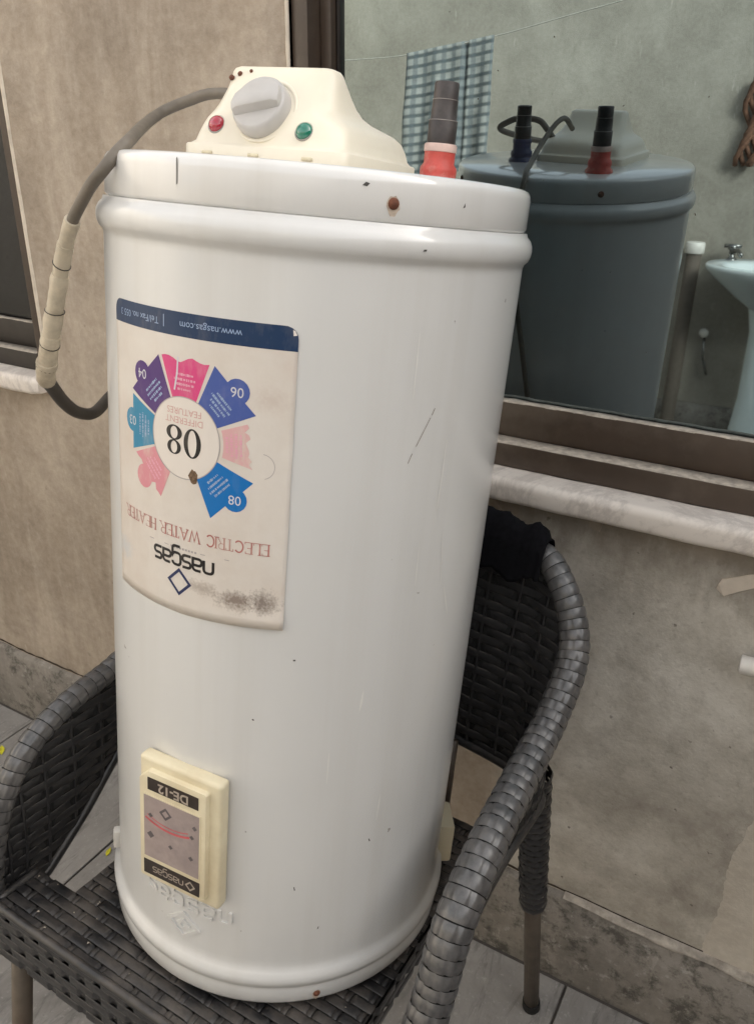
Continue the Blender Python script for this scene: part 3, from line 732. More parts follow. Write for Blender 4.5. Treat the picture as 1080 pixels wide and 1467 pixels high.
# ELECTRIC WATER HEATER in thin serif capitals
SER = {'E': [[(0, 0), (0, 1)], [(0, 1), (.5, 1), (.5, .82)], [(0, .52), (.36, .52)], [(0, 0), (.54, 0), (.54, .18)]], 'L': [[(0, 1), (0, 0)], [(0, 0), (.5, 0), (.5, .2)]],
       'C': [arc(.36, .5, .36, 40, 320, 14, .5)], 'T': [[(.3, 0), (.3, 1)], [(0, .8), (0, 1), (.6, 1), (.6, .8)]], 'R': [[(0, 0), (0, 1)], [(0, 1), (.26, 1)] + arc(.26, .76, .24, 90, -90, 8) + [(0, .52)], [(.24, .52), (.58, 0)]],
       'I': [[(.0, 0), (.0, 1)]], 'W': [[(0, 1), (.26, 0), (.5, .9), (.74, 0), (1, 1)]], 'A': [[(0, 0), (.36, 1), (.72, 0)], [(.14, .36), (.58, .36)]], 'H': [[(0, 0), (0, 1)], [(.56, 0), (.56, 1)], [(0, .52), (.56, .52)]]}
WID = dict(E=.54, L=.5, C=.66, T=.6, R=.56, I=.0, W=1, A=.72, H=.56)
def serif_line(txt, x0, y0, hgt, gap, sp_, mp, r, mat, par):
    mb = MB(); x = x0
    for ch in txt:
        if ch == ' ': x += sp_; continue
        for si, s_ in enumerate(SER[ch]):
            thick = .125 if si == 0 or ch in 'H' and si == 1 else .055
            rb = ribbon([(x + p[0] * hgt, y0 + p[1] * hgt) for p in s_], thick * hgt, r + .00005 * si, mp); mb.add(rb.v, rb.f)
        if ch in 'ELTRIHAW':
            feet = {'E': [(0, 0), (0, 1)], 'L': [(0, 1), (0, 0)], 'T': [(.3, 0)], 'R': [(0, 0), (0, 1), (.58, 0)], 'I': [(0, 0), (0, 1)], 'H': [(0, 0), (0, 1), (.56, 0), (.56, 1)], 'A': [(0, 0), (.72, 0)], 'W': [(0, 1), (1, 1)]}[ch]
            for fx, fy in feet:
                rb = ribbon([(x + (fx - .14) * hgt, y0 + fy * hgt), (x + (fx + .14) * hgt, y0 + fy * hgt)], .06 * hgt, r + .0002, mp); mb.add(rb.v, rb.f)
        x += (WID[ch] + gap) * hgt
    mb.build('lettering', mat, par, smooth=False); return x - x0
Ltot = serif_line.__call__('ELECTRIC WATER HEATER', -.081, .0486, .0118, .155, .0045, flip, RP + 0.000090, INK['red'], st) if False else None
def measure(txt, hgt, gap, sp_): return sum(sp_ if c_ == ' ' else (WID[c_] + gap) * hgt for c_ in txt)
hh = .0118; g_ = .18; tl_ = measure('ELECTRIC WATER HEATER', hh, g_, .006); f_ = .158 / tl_
serif_line('ELECTRIC WATER HEATER', -.0785, .0490, hh * f_, g_, .006 * f_, flip, RP + 0.000090, INK['red'], st)
# thin rule and tiny line of print, then the maker's word and emblem
for x0_, x1_ in ((-.045, -.018), (.016, .04)): ribbon([(x0_, .0685), (x1_, .0685)], .0006, RP + 0.000090, flip).build('rule_line', INK['grey'], st, smooth=False)
mb = MB()
for q in range(9):
    rb = ribbon([(-.014 + q * .0032, .0685), (-.012 + q * .0032, .0685)], .0018, RP + 0.000090, flip); mb.add(rb.v, rb.f)
o_ = mb.build('small_print', INK['grey'], st, smooth=False); o_['kind'] = 'stuff'
word_logo(-.0305, .0735, .0112, .0026, RP + 0.000120, flip, INK['black'], st, 'lettering', step=.98)
DI = ink('navy emblem ink', (.02, .03, .10, 1), .05)
q = [(0, .0115), (.0115, 0), (0, -.0115), (-.0115, 0)]
ribbon([(.0 + p[0] + .004, .1005 + p[1]) for p in q], .0026, RP + 0.000120, flip, close=True).build('emblem', DI, st, smooth=False)

# embossed maker's word and emblem in the steel below the gauge
emb = lambda x, y, r: cyl(-x + .0035, .111 - y, r)
word_logo(-.0535, -.006, .0150, .0036, RB - .0002, emb, M['enamel'], heater, 'embossed_lettering', step=1.22, thick=.0022)
for sc, wd in ((1, .0035), (.36, .003)):
    q = [(0, .0155), (.0185, 0), (0, -.0155), (-.0185, 0)]
    o_ = ribbon([(.0 + p[0] * sc, .031 + p[1] * sc) for p in q], wd, RB - .0002, emb, close=True).build('embossed_emblem', M['enamel'], heater, smooth=False); solid(o_, .0022)
for sgn in (1, -1):
    o_ = ribbon([(-.017 * sgn, .031 + .004 * sgn), (-.004 * sgn, .031 + .0155 * sgn)], .003, RB - .0002, emb).build('embossed_emblem', M['enamel'], heater, smooth=False); solid(o_, .0022)

# --- gauge box
GF = frame_at(-85.2, .2085, RB - .003)
gb = MB().box((-.0475, -.0745, 0), (.0475, .0745, .0150), GF).build('gauge_box', M['cream'], heater); bevel(gb, .0045, 3)
# raised face with two cut corners and a window
def oct_(x, y, cut): return [(-x + cut, y), (x - .002, y), (x, y - .002), (x, -y + cut * .4), (x - cut * .4, -y), (-x + .002, -y), (-x, -y + .002), (-x, y - cut)]
mb = MB(); P = oct_(.0395, .0655, .011)
lo_ = [GF @ Vector((p[0] - .004, p[1] - .001, .0145)) for p in P]; hi_ = [GF @ Vector((p[0] * .985 - .004, p[1] * .99 - .001, .0205)) for p in P]
mb.add(lo_ + hi_, [tuple(range(8, 16))] + [(i, (i + 1) % 8, 8 + (i + 1) % 8, 8 + i) for i in range(8)])
q = mb.build('gauge_face', M['cream'], gb, smooth=False); bevel(q, .001, 2)
gmap = lambda x, y, r: GF @ Vector((-x - .004, -y - .001, r))           # upside down again
def gquad(x0, y0, x1, y1, z, mat, name, th=.0006):
    mb = MB(); mb.box((x0 - .004, y0 - .001, z - th), (x1 - .004, y1 - .001, z), GF); return mb.build(name, mat, gb, smooth=False)
M['plate'] = plain('dark brown name strip', (.028, .018, .014, 1), .4, var=.3, scale=120)
M['dial'] = plain('faded dial', (.36, .29, .27, 1), .3, var=.14, scale=40, dirt=(.24, .20, .20, 1))
gquad(-.0285, .0445, .0305, .0585, .0212, M['plate'], 'name_strip'); gquad(-.034, -.0595, .033, -.0425, .0212, M['plate'], 'name_strip')
bz = gquad(-.0345, -.0385, .0335, .0385, .0211, M['cream'], 'dial_bezel')
gquad(-.033, -.037, .032, .037, .0214, M['dial'], 'dial')
M['faded_black'] = plain('faded marks', (.12, .10, .105, 1), .5); M['dial_red'] = plain('faded red arc', (.55, .10, .11, 1), .4); M['silver'] = plain('silver print', (.40, .34, .28, 1), .4)
text_mesh('DE-12', .0140, gmap, .0216, M['silver'], gb, 'lettering', -.002, -.0515, bold=.0004)
word_logo(-.014, .0475, .0062, .0011, .0216, gmap, M['silver'], gb, 'lettering', step=1.02)
ribbon([(-.0225 + p[0], .0505 + p[1]) for p in ((0, .005), (.005, 0), (0, -.005), (-.005, 0))], .0016, .0216, gmap, close=True).build('emblem', M['silver'], gb, smooth=False)
for rr_, wd in ((.062, .0024), (.0575, .001)):
    ribbon(arc(.002, -.066, rr_, 62, 112, 16), wd, .0216, gmap).build('dial_arc', M['dial_red'], gb, smooth=False)
for (x, y, s_, cl) in ((.007, -.0235, .0058, 1), (-.024, -.010, .0028, 0), (-.023, .016, .003, 0), (.001, .0135, .0028, 0), (.025, -.015, .003, 0), (.025, .0085, .0045, 0), (-.027, -.022, .003, 0)):
    pts = [(x + s_ * p, y + s_ * q_) for p, q_ in ((0, 1), (1, 0), (0, -1), (-1, 0))]
    if cl: ribbon(pts, .0024, .0216, gmap, close=True).build('dial_mark', M['faded_black'], gb, smooth=False)
    else: MB().add([gmap(p[0], p[1], .0216) for p in pts], [(0, 1, 2, 3)]).build('dial_mark', M['faded_black'], gb, smooth=False)

# --- the control cover on the lid
CO = Matrix.Translation((.0150, -.0520, .8178)) @ Matrix.Rotation(R(4.6), 4, 'Z')
def rring(uL, uR, vF, vB, rc, h):
    out = []
    for cx_, cy_, a0 in ((uR - rc, vB - rc, 0), (uL + rc, vB - rc, 90), (uL + rc, vF + rc, 180), (uR - rc, vF + rc, 270)):
        for i in range(7):
            an = R(a0 + 90 * i / 6); out.append(CO @ Vector((cx_ + rc * math.cos(an), cy_ + rc * math.sin(an), h)))
    return out
Rg = [(-.0755, .0765, -.0725, .0735, .012, -.001), (-.0755, .0765, -.0725, .0735, .012, .0095), (-.0748, .0758, -.0718, .0728, .012, .0105),
      (-.0725, .0735, -.0695, .0705, .012, .0112), (-.0705, .0715, -.0665, .0685, .013, .0135), (-.0690, .0700, -.0645, .0670, .014, .0200), (-.0672, .0672, -.0615, .064, .015, .0270),
      (-.0658, .0630, -.0590, .057, .016, .0318), (-.0648, .0575, -.0570, .046, .018, .0350), (-.0638, .0535, -.0550, .032, .019, .0378), (-.0622, .0510, -.0525, .020, .019, .0415), (-.0600, .0490, -.0490, .010, .018, .0475),
      (-.0572, .0468, -.0440, .001, .016, .0560), (-.0560, .0452, -.0395, -.006, .014, .0635), (-.0548, .0432, -.0368, -.0105, .011, .0690), (-.0530, .0412, -.0347, -.0135, .009, .0716), (-.0490, .0375, -.0325, -.0165, .006, .0728)]
rows = [rring(*q) for q in Rg]
mb = MB().grid(rows, cu_=True); nc = len(rows[0]); mb.f.append(tuple((len(rows) - 1) * nc + j for j in range(nc)))
cov = mb.build('control_cover', M['cream_cover'], heater, angle=75)
# front face frame: from the base edge to the top edge
b0 = CO @ Vector((0, -.0665, .0135)); b1 = CO @ Vector((0, -.0365, .069)); FU = CO.to_3x3() @ Vector((1, 0, 0)); FV = (b1 - b0).normalized(); FN = FU.cross(FV).normalized()
def front(u, v, z=0):
    p = b0 + FU * u + FV * v + FN * z; return p
def FM(u, v, z=0):
    p = front(u, v, z); return Matrix(((FU.x, FV.x, FN.x, p.x), (FU.y, FV.y, FN.y, p.y), (FU.z, FV.z, FN.z, p.z), (0, 0, 0, 1)))
# dial ring, knob with a grip ridge, pilot lights
KU, KV = -.0075, .0275
MB().lathe([(.0275, -.002), (.0275, .0010), (.0270, .0014), (.0250, .0014), (.0246, .0008)], 48, FM(KU + .002, KV)).build('dial_ring', M['cream_cover'], cov)
kn = MB().lathe([(.0242, -.001), (.0242, .0045), (.0232, .0100), (.0220, .0118), (.0205, .0125), (0, .0125)], 48, FM(KU, KV)).build('knob', M['knob'], cov, angle=50)
KM = FM(KU, KV, .0121) @ Matrix.Rotation(R(14), 4, 'Z') @ Matrix.Diagonal((.87, .87, .9, 1))
mb = MB()
prof2 = [(-.0245, .0), (-.0238, .0055), (-.018, .0085), (.018, .0085), (.0238, .0055), (.0245, .0)]
rowsk = []
for yy, sc in ((-.0100, .0), (-.0075, .9), (-.0062, 1.0), (.0000, 1.0), (.010, .62), (.0215, 0.0)):
    wx = math.sqrt(max(0, .0245 ** 2 - yy ** 2)) / .0245
    rowsk.append([KM @ Vector((p[0] * wx, yy, .0002 + p[1] * sc)) for p in prof2])
MB().grid(rowsk).build('grip', M['knob'], kn, angle=30)
for u, v, mt, lb in ((-.0475, .0135, 'red_lens', 'red pilot light'), (.0350, .0115, 'green_lens', 'green pilot light')):
    MB().lathe([(.0082, -.001), (.0082, .0014), (.0074, .0022), (.0070, .0012)], 24, FM(u, v)).build('bezel', M['chrome_ring'], cov)
    o_ = MB().lathe([(.0072, .0), (.0070, .0022), (.0058, .0044), (.0034, .0058), (0, .0064)], 24, FM(u, v)).build('pilot_light', M[mt], cov); o_['label'] = lb
for u, v, s_ in ((-.049, .0565, .0022), (-.042, .0600, .0020), (-.032, .0625, .0014)):
    MB().lathe([(0, .0007), (s_, .0005), (s_ * 1.1, -.001)], 9, FM(u, v, .0006)).build('rust_hole', M['rust'], cov)
for u in (-.048, -.004, .045):
    MB().box((-.0045, -.0012, 0), (.0045, .0012, .0012), CO @ Matrix.Translation((u, -.0728, .004)) @ Matrix.Rotation(R(90), 4, 'X')).build('vent_slot', M['black_mark'] if u > 1 else M['cream'], cov)

# --- the two water connections
def fitting(e1_, e2_, base, name, label, topr, rim):
    T = Matrix.Translation((e1_, e2_, .8178)) @ Matrix.Diagonal((1, 1, 1 if topr == 0 else .92, 1))
    f0 = MB().lathe([(.0215, -.001), (.0210, .003), (.0175, .007), (.0182, .012), (.0178, .016), (.0150, .020), (.0150, .026), (.0150, .0305)], 32, T).build(name, base, heater, angle=50); f0['label'] = label
    MB().lathe([(.0150, .0300), (.0158, .0305), (.0160, .0360), (.0150, .0375), (.011, .0375)], 32, T).build('collar', rim, f0, angle=50)
    pm = M['pipe_brown'] if topr == 0 else M['pipe_black']
    MB().lathe([(.0138, .036), (.0139, .0575), (.0132, .0585), (.0126, .0595), (.0122, .0750), (.0118, .0768), (.0118, .0905), (.0110, .0915), (.0085, .0915), (.0082, .085), (0, .085)], 32, T).build('nipple', pm, f0, angle=40)
    for zz, r0_ in ((.0580, .0141), (.0762, .0124)):
        MB().lathe([(r0_ - .002, zz - .0006), (r0_, zz - .0003), (r0_, zz + .0003), (r0_ - .002, zz + .0006)], 32, T).build('thread_ring', M['thread'], f0)
    return f0
fitting(.0700, .0985, M['red_plastic'], 'hot_connection', 'red hot water connection', 0, M['pale_red'])
fitting(-.086, .0240, M['blue_plastic'], 'cold_connection', 'dark blue cold water connection', 1, M['blue_plastic'])

# --- power cord: leaves the cover, loops out on the left, taped along the way
CP = [(-0.04, -0.018, 0.842), (-0.06, -0.02, 0.864), (-0.08, -0.028, 0.8765), (-0.115, -0.025, 0.878), (-0.137, -0.03, 0.871), (-0.154, -0.04, 0.862), (-0.151, -0.06, 0.853), (-0.123, -0.105, 0.839), (-0.083, -0.158, 0.825), (-0.082, -0.172, 0.815), (-0.086, -0.183, 0.801), (-0.101, -0.183, 0.788), (-0.117, -0.18, 0.773), (-0.133, -0.176, 0.757), (-0.155, -0.168, 0.727), (-0.178, -0.16, 0.68), (-0.204, -0.15, 0.63), (-0.221, -0.14, 0.605), (-0.236, -0.122, 0.591), (-0.269, -0.08, 0.561), (-0.295, -0.04, 0.538), (-0.313, -0.0, 0.527), (-0.341, 0.05, 0.533), (-0.35, 0.09, 0.55), (-0.34, 0.16, 0.575), (-0.26, 0.215, 0.59)]
pts = spline(CP, 190)
i_t0 = min(range(190), key=lambda i: (pts[i] - Vector(CP[13])).length); i_t1 = min(range(190), key=lambda i: (pts[i] - Vector(CP[17])).length)
cord = MB().tube(pts[:i_t0 + 3], .0050, 14).build('power_cord', M['cord'], heater)
MB().tube(pts[i_t1 - 2:], .0072, 14).build('cord_tail', M['cord_dark'], cord)
# turns of tape, each overlapping the next
i = i_t0; n = 0
while i < i_t1:
    l_ = random.choice((5, 6, 7)) if n < 6 else random.choice((8, 10))
    j = min(i + l_, i_t1)
    seg = pts[i - 1:j + 2]; bulge = .0064 + .0034 * (i - i_t0) / (i_t1 - i_t0)
    rad = [bulge * (1.10 - .16 * q / max(1, len(seg) - 1)) * (1 + .05 * random.uniform(-1, 1)) for q in range(len(seg))]; rad[0] *= .93
    seg = [Vector(p) + Vector((0, random.uniform(-.0003, .0003), 0)) for p in seg]
    MB().tube(seg, rad, 14).build('tape_turn', M['tape'], cord, angle=50); i = j; n += 1
for (q0, q1) in ((i_t0 + 8, 1), (i_t0 + 17, -1), (i_t0 + 24, 1), (i_t0 + 29, 1)):
    c_ = pts[q0]; d = (pts[q0 + 1] - pts[q0 - 1]).normalized(); u = d.cross(Vector((0, 1, 0))).normalized(); v = d.cross(u)
    rr_ = .0069 + .0033 * (q0 - i_t0) / (i_t1 - i_t0)
    b_ = MB().tube([c_ + (u * math.cos(R(a_)) + v * math.sin(R(a_))) * rr_ + d * .0012 * q1 * math.cos(R(a_)) for a_ in range(0, 361, 20)], .0005, 5); b_.build('tape_seam', M['cord_dark'], cord)
# second cable hanging down the wall side (seen in the glass)
HP = [(-.016, -.02, .866), (-.018, .015, .884), (-.024, .035, .880), (-.030, .055, .866), (-.034, .085, .846), (-.028, .135, .829), (-.018, .178, .8245), (-.012, .198, .816), (-.012, .207, .80), (-.012, .212, .76), (-.010, .21, .70), (-.006, .208, .63), (.01, .208, .55), (.024, .205, .475)]
MB().tube(spline(HP, 80), .0042, 12).build('earth_cable', M['cord'], heater)

# ------------------------------------------------------------------ the rattan armchair
chair = empty('rattan_armchair', 'black woven rattan armchair with dusty wrapped arms, carrying the heater', 'chair', mat=MH)
ARM = [(.258, -.215, -.06), (.264, -.19, -.02), (.268, -.158, .03), (.270, -.130, .085), (.270, -.102, .152), (.270, -.041, .197), (.270, .045, .226), (.274, .122, .263), (.275, .172, .313), (.263, .195, .352), (.236, .210, .393), (.198, .228, .416),
       (.10, .242, .430), (0, .246, .434), (-.10, .242, .43), (-.198, .225, .412), (-.24, .200, .375), (-.262, .160, .31), (-.264, .10, .256), (-.260, .03, .224), (-.257, -.04, .203), (-.256, -.107, .190), (-.256, -.165, .162), (-.256, -.202, .115), (-.256, -.222, .055), (-.255, -.230, -.005), (-.252, -.228, -.06)]
NA = 640
ap = spline(ARM, NA)
cum = [0]
for i in range(1, NA): cum.append(cum[-1] + (ap[i] - ap[i - 1]).length)
TOT = cum[-1]
def rad_at(s_):
    if s_ > TOT * .5: return interp(1 - s_ / TOT, [0, .12, .3, .42, .5], [.0165, .0145, .0140, .0140, .0145])
    return interp(s_ / TOT, [0, .15, .3, .42, .5], [.0212, .0204, .0184, .0145, .0145])
rail = MB().tube(ap[::4], [rad_at(cum[i]) * .86 for i in range(0, NA, 4)], 14).build('arm_rail', M['core'], chair)
fu = []
for i in range(NA):
    d = (ap[min(i + 3, NA - 1)] - ap[max(i - 3, 0)]).normalized()
    u = Vector((1, 0, 0)) if not fu else fu[-1]
    fu.append((u - d * u.dot(d)).normalized())
# wrapped bands along the rail: each band is one piece of strap with a staggered joint pattern
def at_len(s_):
    import bisect
    i = max(0, min(NA - 2, bisect.bisect(cum, s_) - 1)); t = (s_ - cum[i]) / max(1e-9, cum[i + 1] - cum[i])
    d = (ap[min(i + 3, NA - 1)] - ap[max(i - 3, 0)]).normalized(); return ap[i].lerp(ap[i + 1], t), d, fu[i]
s_ = .004; bi = 0
while s_ < TOT - .01:
    e = min(s_, TOT - s_) / TOT
    pitch = interp(e, [0, .2, .35, .5], [.0148, .0142, .0128, .0125]) * random.uniform(.93, 1.07)
    tilt = .07
    sg = 48; rws = []
    split = e < .33
    for q in range(5):
        tq = q / 4; prof_r = (.955, .995, 1.0, .995, .955)[q]
        c_, d, u = at_len(s_ + pitch * (.03 + .94 * tq))
        v = d.cross(u).normalized()
        row = []
        for j in range(sg):
            an = 2 * math.pi * j / sg
            rr_ = rad_at(s_) * prof_r
            if split:
                ph = (j + (4 if bi % 2 else 0)) % 8
                if ph == 0: rr_ *= .93
                elif ph in (1, 7): rr_ *= 1.0
                else: rr_ *= 1.012
            row.append(c_ + (u * math.cos(an) + v * math.sin(an)) * rr_ + d * pitch * tilt * math.cos(an))
        rws.append(row)
    MB().grid(rws, cu_=True).build('wrap', M['wrap'], rail)
    s_ += pitch; bi += 1

# woven band hung from the rail: stakes (one mesh) and strands
def zlow(p):
    if p.x > .15 and p.y < .2: return interp(p.y, [-.2, -.158, -.1, -.013, .1, .2], [-.06, .0, .055, .092, .108, .112])
    if p.x < -.15 and p.y < .2: return interp(p.y, [-.23, -.157, -.093, -.03, .1, .2], [-.05, -.034, .018, .080, .11, .115])
    return .105
def panel_pt(i, z):
    top = ap[i]; zb = min(zlow(top), top.z - .004); t = (top.z - z) / max(.005, top.z - zb)
    base = Vector((0, .02, 0)); flat = Vector((top.x, top.y, 0)); inw = (base - flat); inw.z = 0; inw.normalize()
    p = Vector((top.x, top.y, z)) + inw * (.004 + .010 * math.sin(min(1, max(0, t)) * math.pi * .9) * .5)
    return p, -inw
step = 16                                   # stake spacing in samples
stakes = list(range(24, NA - 24, step))
mb = MB()
def flat_ribbon(mb, P, N, wd, th):
    n_ = len(P); rows = []
    for i in range(n_):
        d = (P[min(i + 1, n_ - 1)] - P[max(i - 1, 0)]).normalized(); nn = N[i]; ww = d.cross(nn).normalized()
        rows.append([P[i] - ww * wd / 2, P[i] - ww * wd * .40 + nn * th, P[i] + ww * wd * .40 + nn * th, P[i] + ww * wd / 2, P[i] + ww * wd * .40 - nn * th, P[i] - ww * wd * .40 - nn * th])
    mb.grid(rows, cu_=True)
for i in stakes:
    zt, zb = ap[i].z, zlow(ap[i])
    if zt - zb < .02: continue
    n_ = max(4, int((zt - zb) / .012)); P = []; N = []
    for q in range(n_ + 1):
        p, nn = panel_pt(i, zb + (zt - zb) * q / n_); P.append(p); N.append(nn)
    flat_ribbon(mb, P, N, .008, .0018)
panel = mb.build('woven_panel', M['rattan'], chair)
ROWS = .0125
z = -.05; kk = 0
while z < .43:
    runs = []; cur = []
    for i in range(14, NA - 14, 4):
        if ap[i].z - .006 > z > zlow(ap[i]) - .001: cur.append(i)
        else:
            if len(cur) > 4: runs.append(cur)
            cur = []
    if len(cur) > 4: runs.append(cur)
    for rn in runs:
        P = []; N = []
        for i in rn:
            p, nn = panel_pt(i, z + noise.noise(Vector((i * .02, z * 30, 0))) * .0015)
            off = .0017 * math.cos(math.pi * (i - stakes[0]) / step + math.pi * kk)
            P.append(p + nn * off); N.append(nn)
        m2 = MB(); flat_ribbon(m2, P, N, ROWS * 1.06, .0012); m2.build('strand', M['rattan'], panel)
    z += ROWS; kk += 1
rows = []
for i in range(18, NA - 18, 6):
    zb = min(zlow(ap[i]), ap[i].z - .004)
    rows.append([panel_pt(i, zb + (ap[i].z - zb) * q / 8)[0] for q in range(9)])
ln_o = MB().grid(rows).build('panel_lining', M['core'], chair); solid(ln_o, .0012)
# lower edge roll of the band
P = []
for i in range(20, NA - 20, 6):
    p, nn = panel_pt(i, zlow(ap[i])); P.append(p)
MB().tube(P, .0068, 8).build('edge_roll', M['rattan'], chair)
# seat: dark board, rim, strands both ways
SX0, SX1, SY0, SY1 = -.240, .25, -.236, .215
SI0, SI1, SYF = -.176, .20, -.176              # behind the front plank the seat is narrower: the floor shows beside it
ZSE = -.006
seat = MB().box((SI0 + .003, SYF - .01, ZSE - .022), (SI1 - .003, SY1 - .004, ZSE - .0062)).build('woven_seat', M['core'], chair)
MB().box((SX0 + .004, SY0 + .004, ZSE - .024), (SX1 - .004, SYF - .0005, ZSE - .0064)).build('front_plank', M['core'], chair)
PX, PY = .0240, .0125
y = SY0 + .006; kk = 0
while y < SY1 - .004:
    x0, x1 = (SX0 + .002, SX1 - .002) if y < SYF else (SI0, SI1)
    P = []; x = x0
    while x <= x1 + 1e-6:
        cc_ = math.cos(math.pi * (x - SX0) / PX + math.pi * (kk % 2)); off = .0006 if cc_ > -.80 else -.0022
        wob = noise.noise(Vector((x * 11, y * 40, 1))) * .0007
        P.append(Vector((x, y + wob, ZSE - .0030 + off))); x += PX / 8
    m2 = MB(); flat_ribbon(m2, P, [Vector((0, 0, 1))] * len(P), PY * .985, .0006); m2.build('strand', M['rattan'], seat)
    y += PY; kk += 1
x = SX0 + PX; kk = 0
while x < SX1:
    P = []; y = SY0 + .004; yend = SY1 if SI0 < x < SI1 else SYF - .004
    while y < yend:
        off = .0012 * math.cos(math.pi * ((y - SY0 - .006) / PY) + math.pi * ((x - SX0) / PX) + math.pi)  - .0010
        P.append(Vector((x, y, ZSE - .0034 + off))); y += PY / 4
    m3 = MB(); flat_ribbon(m3, P, [Vector((0, 0, 1))] * len(P), .0075, .0010); m3.build('strand', M['rattan'], seat)
    x += PX; kk += 1
# front and side aprons
def apron(A, B, outn, zt, zb, ap_o):
    A, B = Vector(A), Vector(B); L_ = (B - A).length; z = zt; kk = 0
    ns = max(2, int(L_ / .0235))
    while z > zb:
        P = []
        for q in range(ns * 8 + 1):
            t = q / (ns * 8); cc_ = math.cos(math.pi * t * ns + math.pi * kk); off = .0006 if cc_ > -.85 else -.0018
            P.append(A.lerp(B, t) + Vector(outn) * off + Vector((0, 0, z + noise.noise(Vector((t * 9, z * 60, 3))) * .0012)))
        m2 = MB(); flat_ribbon(m2, P, [Vector(outn)] * len(P), .0126, .0007); m2.build('strand', M['rattan'], ap_o)
        z -= .0122; kk += 1
def apron_box(x0, y0, x1, y1, nb, A, B, on):
    o_ = MB().box((x0, y0, nb), (x1, y1, -.032)).build('apron', M['core'], chair); apron(A, B, on, -.016, nb, o_)
apron_box(SX0 + .008, SY0 + .002, SX1 - .008, SY0 + .006, -.088, (SX0 - .001, SY0 - .002, 0), (SX1 + .001, SY0 - .002, 0), (0, -1, 0))
apron_box(SX0 + .002, SY0 + .008, SX0 + .006, SYF, -.075, (SX0 - .002, SYF, 0), (SX0 - .002, SY0 - .001, 0), (-1, 0, 0))
apron_box(SX1 - .006, SY0 + .008, SX1 - .002, SYF, -.075, (SX1 + .002, SY0 - .001, 0), (SX1 + .002, SYF, 0), (1, 0, 0))
apron_box(SI0 + .004, SYF + .002, SI0 + .008, SY1 - .006, -.045, (SI0 - .001, SY1, 0), (SI0 - .001, SYF, 0), (-1, 0, 0))
apron_box(SI1 - .008, SYF + .002, SI1 - .004, SY1 - .006, -.045, (SI1 + .001, SYF, 0), (SI1 + .001, SY1, 0), (1, 0, 0))
apron_box(SI0 + .01, SY1 - .008, SI1 - .01, SY1 - .004, -.045, (SI1, SY1, 0), (SI0, SY1, 0), (0, 1, 0))
# rubbed edge strand along the front plank
rim = spline([(SX1, SYF, ZSE - .003), (SX1, SY0 + .012, ZSE - .003), (SX1 - .012, SY0, ZSE - .003), (0, SY0 - .0005, ZSE - .003), (SX0 + .012, SY0, ZSE - .003), (SX0, SY0 + .012, ZSE - .003), (SX0, SYF, ZSE - .003)], 90)
MB().tube(rim, .0052, 10).build('seat_rim', M['rattan'], chair)
mb = MB(); random.seed(11)
for q in range(70):
    x, y = random.uniform(SX0 + .01, .19), random.uniform(SY0 + .005, .0)
    if x * x + y * y < .2045 ** 2 or (x < SI0 and y > SYF): continue
    r_ = random.uniform(.0005, .0013) * (1.5 if q % 9 == 0 else 1)
    T = Matrix.Translation((x, y, ZSE - .0005)) @ Matrix.Rotation(random.uniform(0, 3), 4, 'Z')
    mb.add([T @ Vector(p) for p in ((-r_, -r_ * .6, 0), (r_ * 1.2, -r_ * .5, 0), (r_ * .2, r_ * 1.1, 0), (0, 0, r_))], [(0, 2, 1), (0, 1, 3), (1, 2, 3), (2, 0, 3)])
o_ = mb.build('crumbs', M['dust'], seat, smooth=False); o_['kind'] = 'stuff'
# legs run to the floor
def floor_pt(p, d):
    p = Vector(p); d = Vector(d); zw = lambda q: (MH @ q).z - .006
    t = zw(p) / (zw(p) - zw(p + d)); return p + d * t
for base, d, wz in (((.250, .200, .13), (.018, .105, -.36), -.15), ((-.250, .200, .13), (-.018, .105, -.36), -.15), ((.232, -.208, -.02), (.010, -.028, -.5), -.09), ((-.229, -.208, -.02), (-.010, -.028, -.5), -.09)):
    e = floor_pt(base, d); b = Vector(base); dn = (e - b).normalized()
    lg = MB().tube([b, e - dn * .012], .0125, 16).build('leg', M['leg'], chair)
    MB().tube([e - dn * .022, e - dn * .004, e], [.0145, .0150, .0135], 16).build('foot_cap', M['core'], lg, angle=40)
    if base[1] > 0:                                     # woven sleeve round the top of the rear legs
        t0 = 0; L_ = (b.z - wz) / -dn.z
        q = 0
        while t0 < L_:
            c_ = b + dn * t0; rws = []
            for a_ in range(4):
                cc = c_ + dn * .013 * a_ / 3 * .96; rr_ = (.0215, .0225, .0225, .0215)[a_] * (1 - .10 * t0 / L_)
                u = dn.orthogonal().normalized(); v = dn.cross(u)
                rws.append([cc + (u * math.cos(2 * math.pi * j / 16) + v * math.sin(2 * math.pi * j / 16)) * rr_ * (1 + (.04 if (j + q) % 2 else -.02)) for j in range(16)])
            MB().grid(rws, cu_=True).build('sleeve_band', M['rattan'], lg); t0 += .013; q += 1
for x in (.128, -.128):
    MB().tube([(x, .222, .11), (x + .004, .214, -.02)], .0055, 10).build('back_strut', M['leg'], chair)

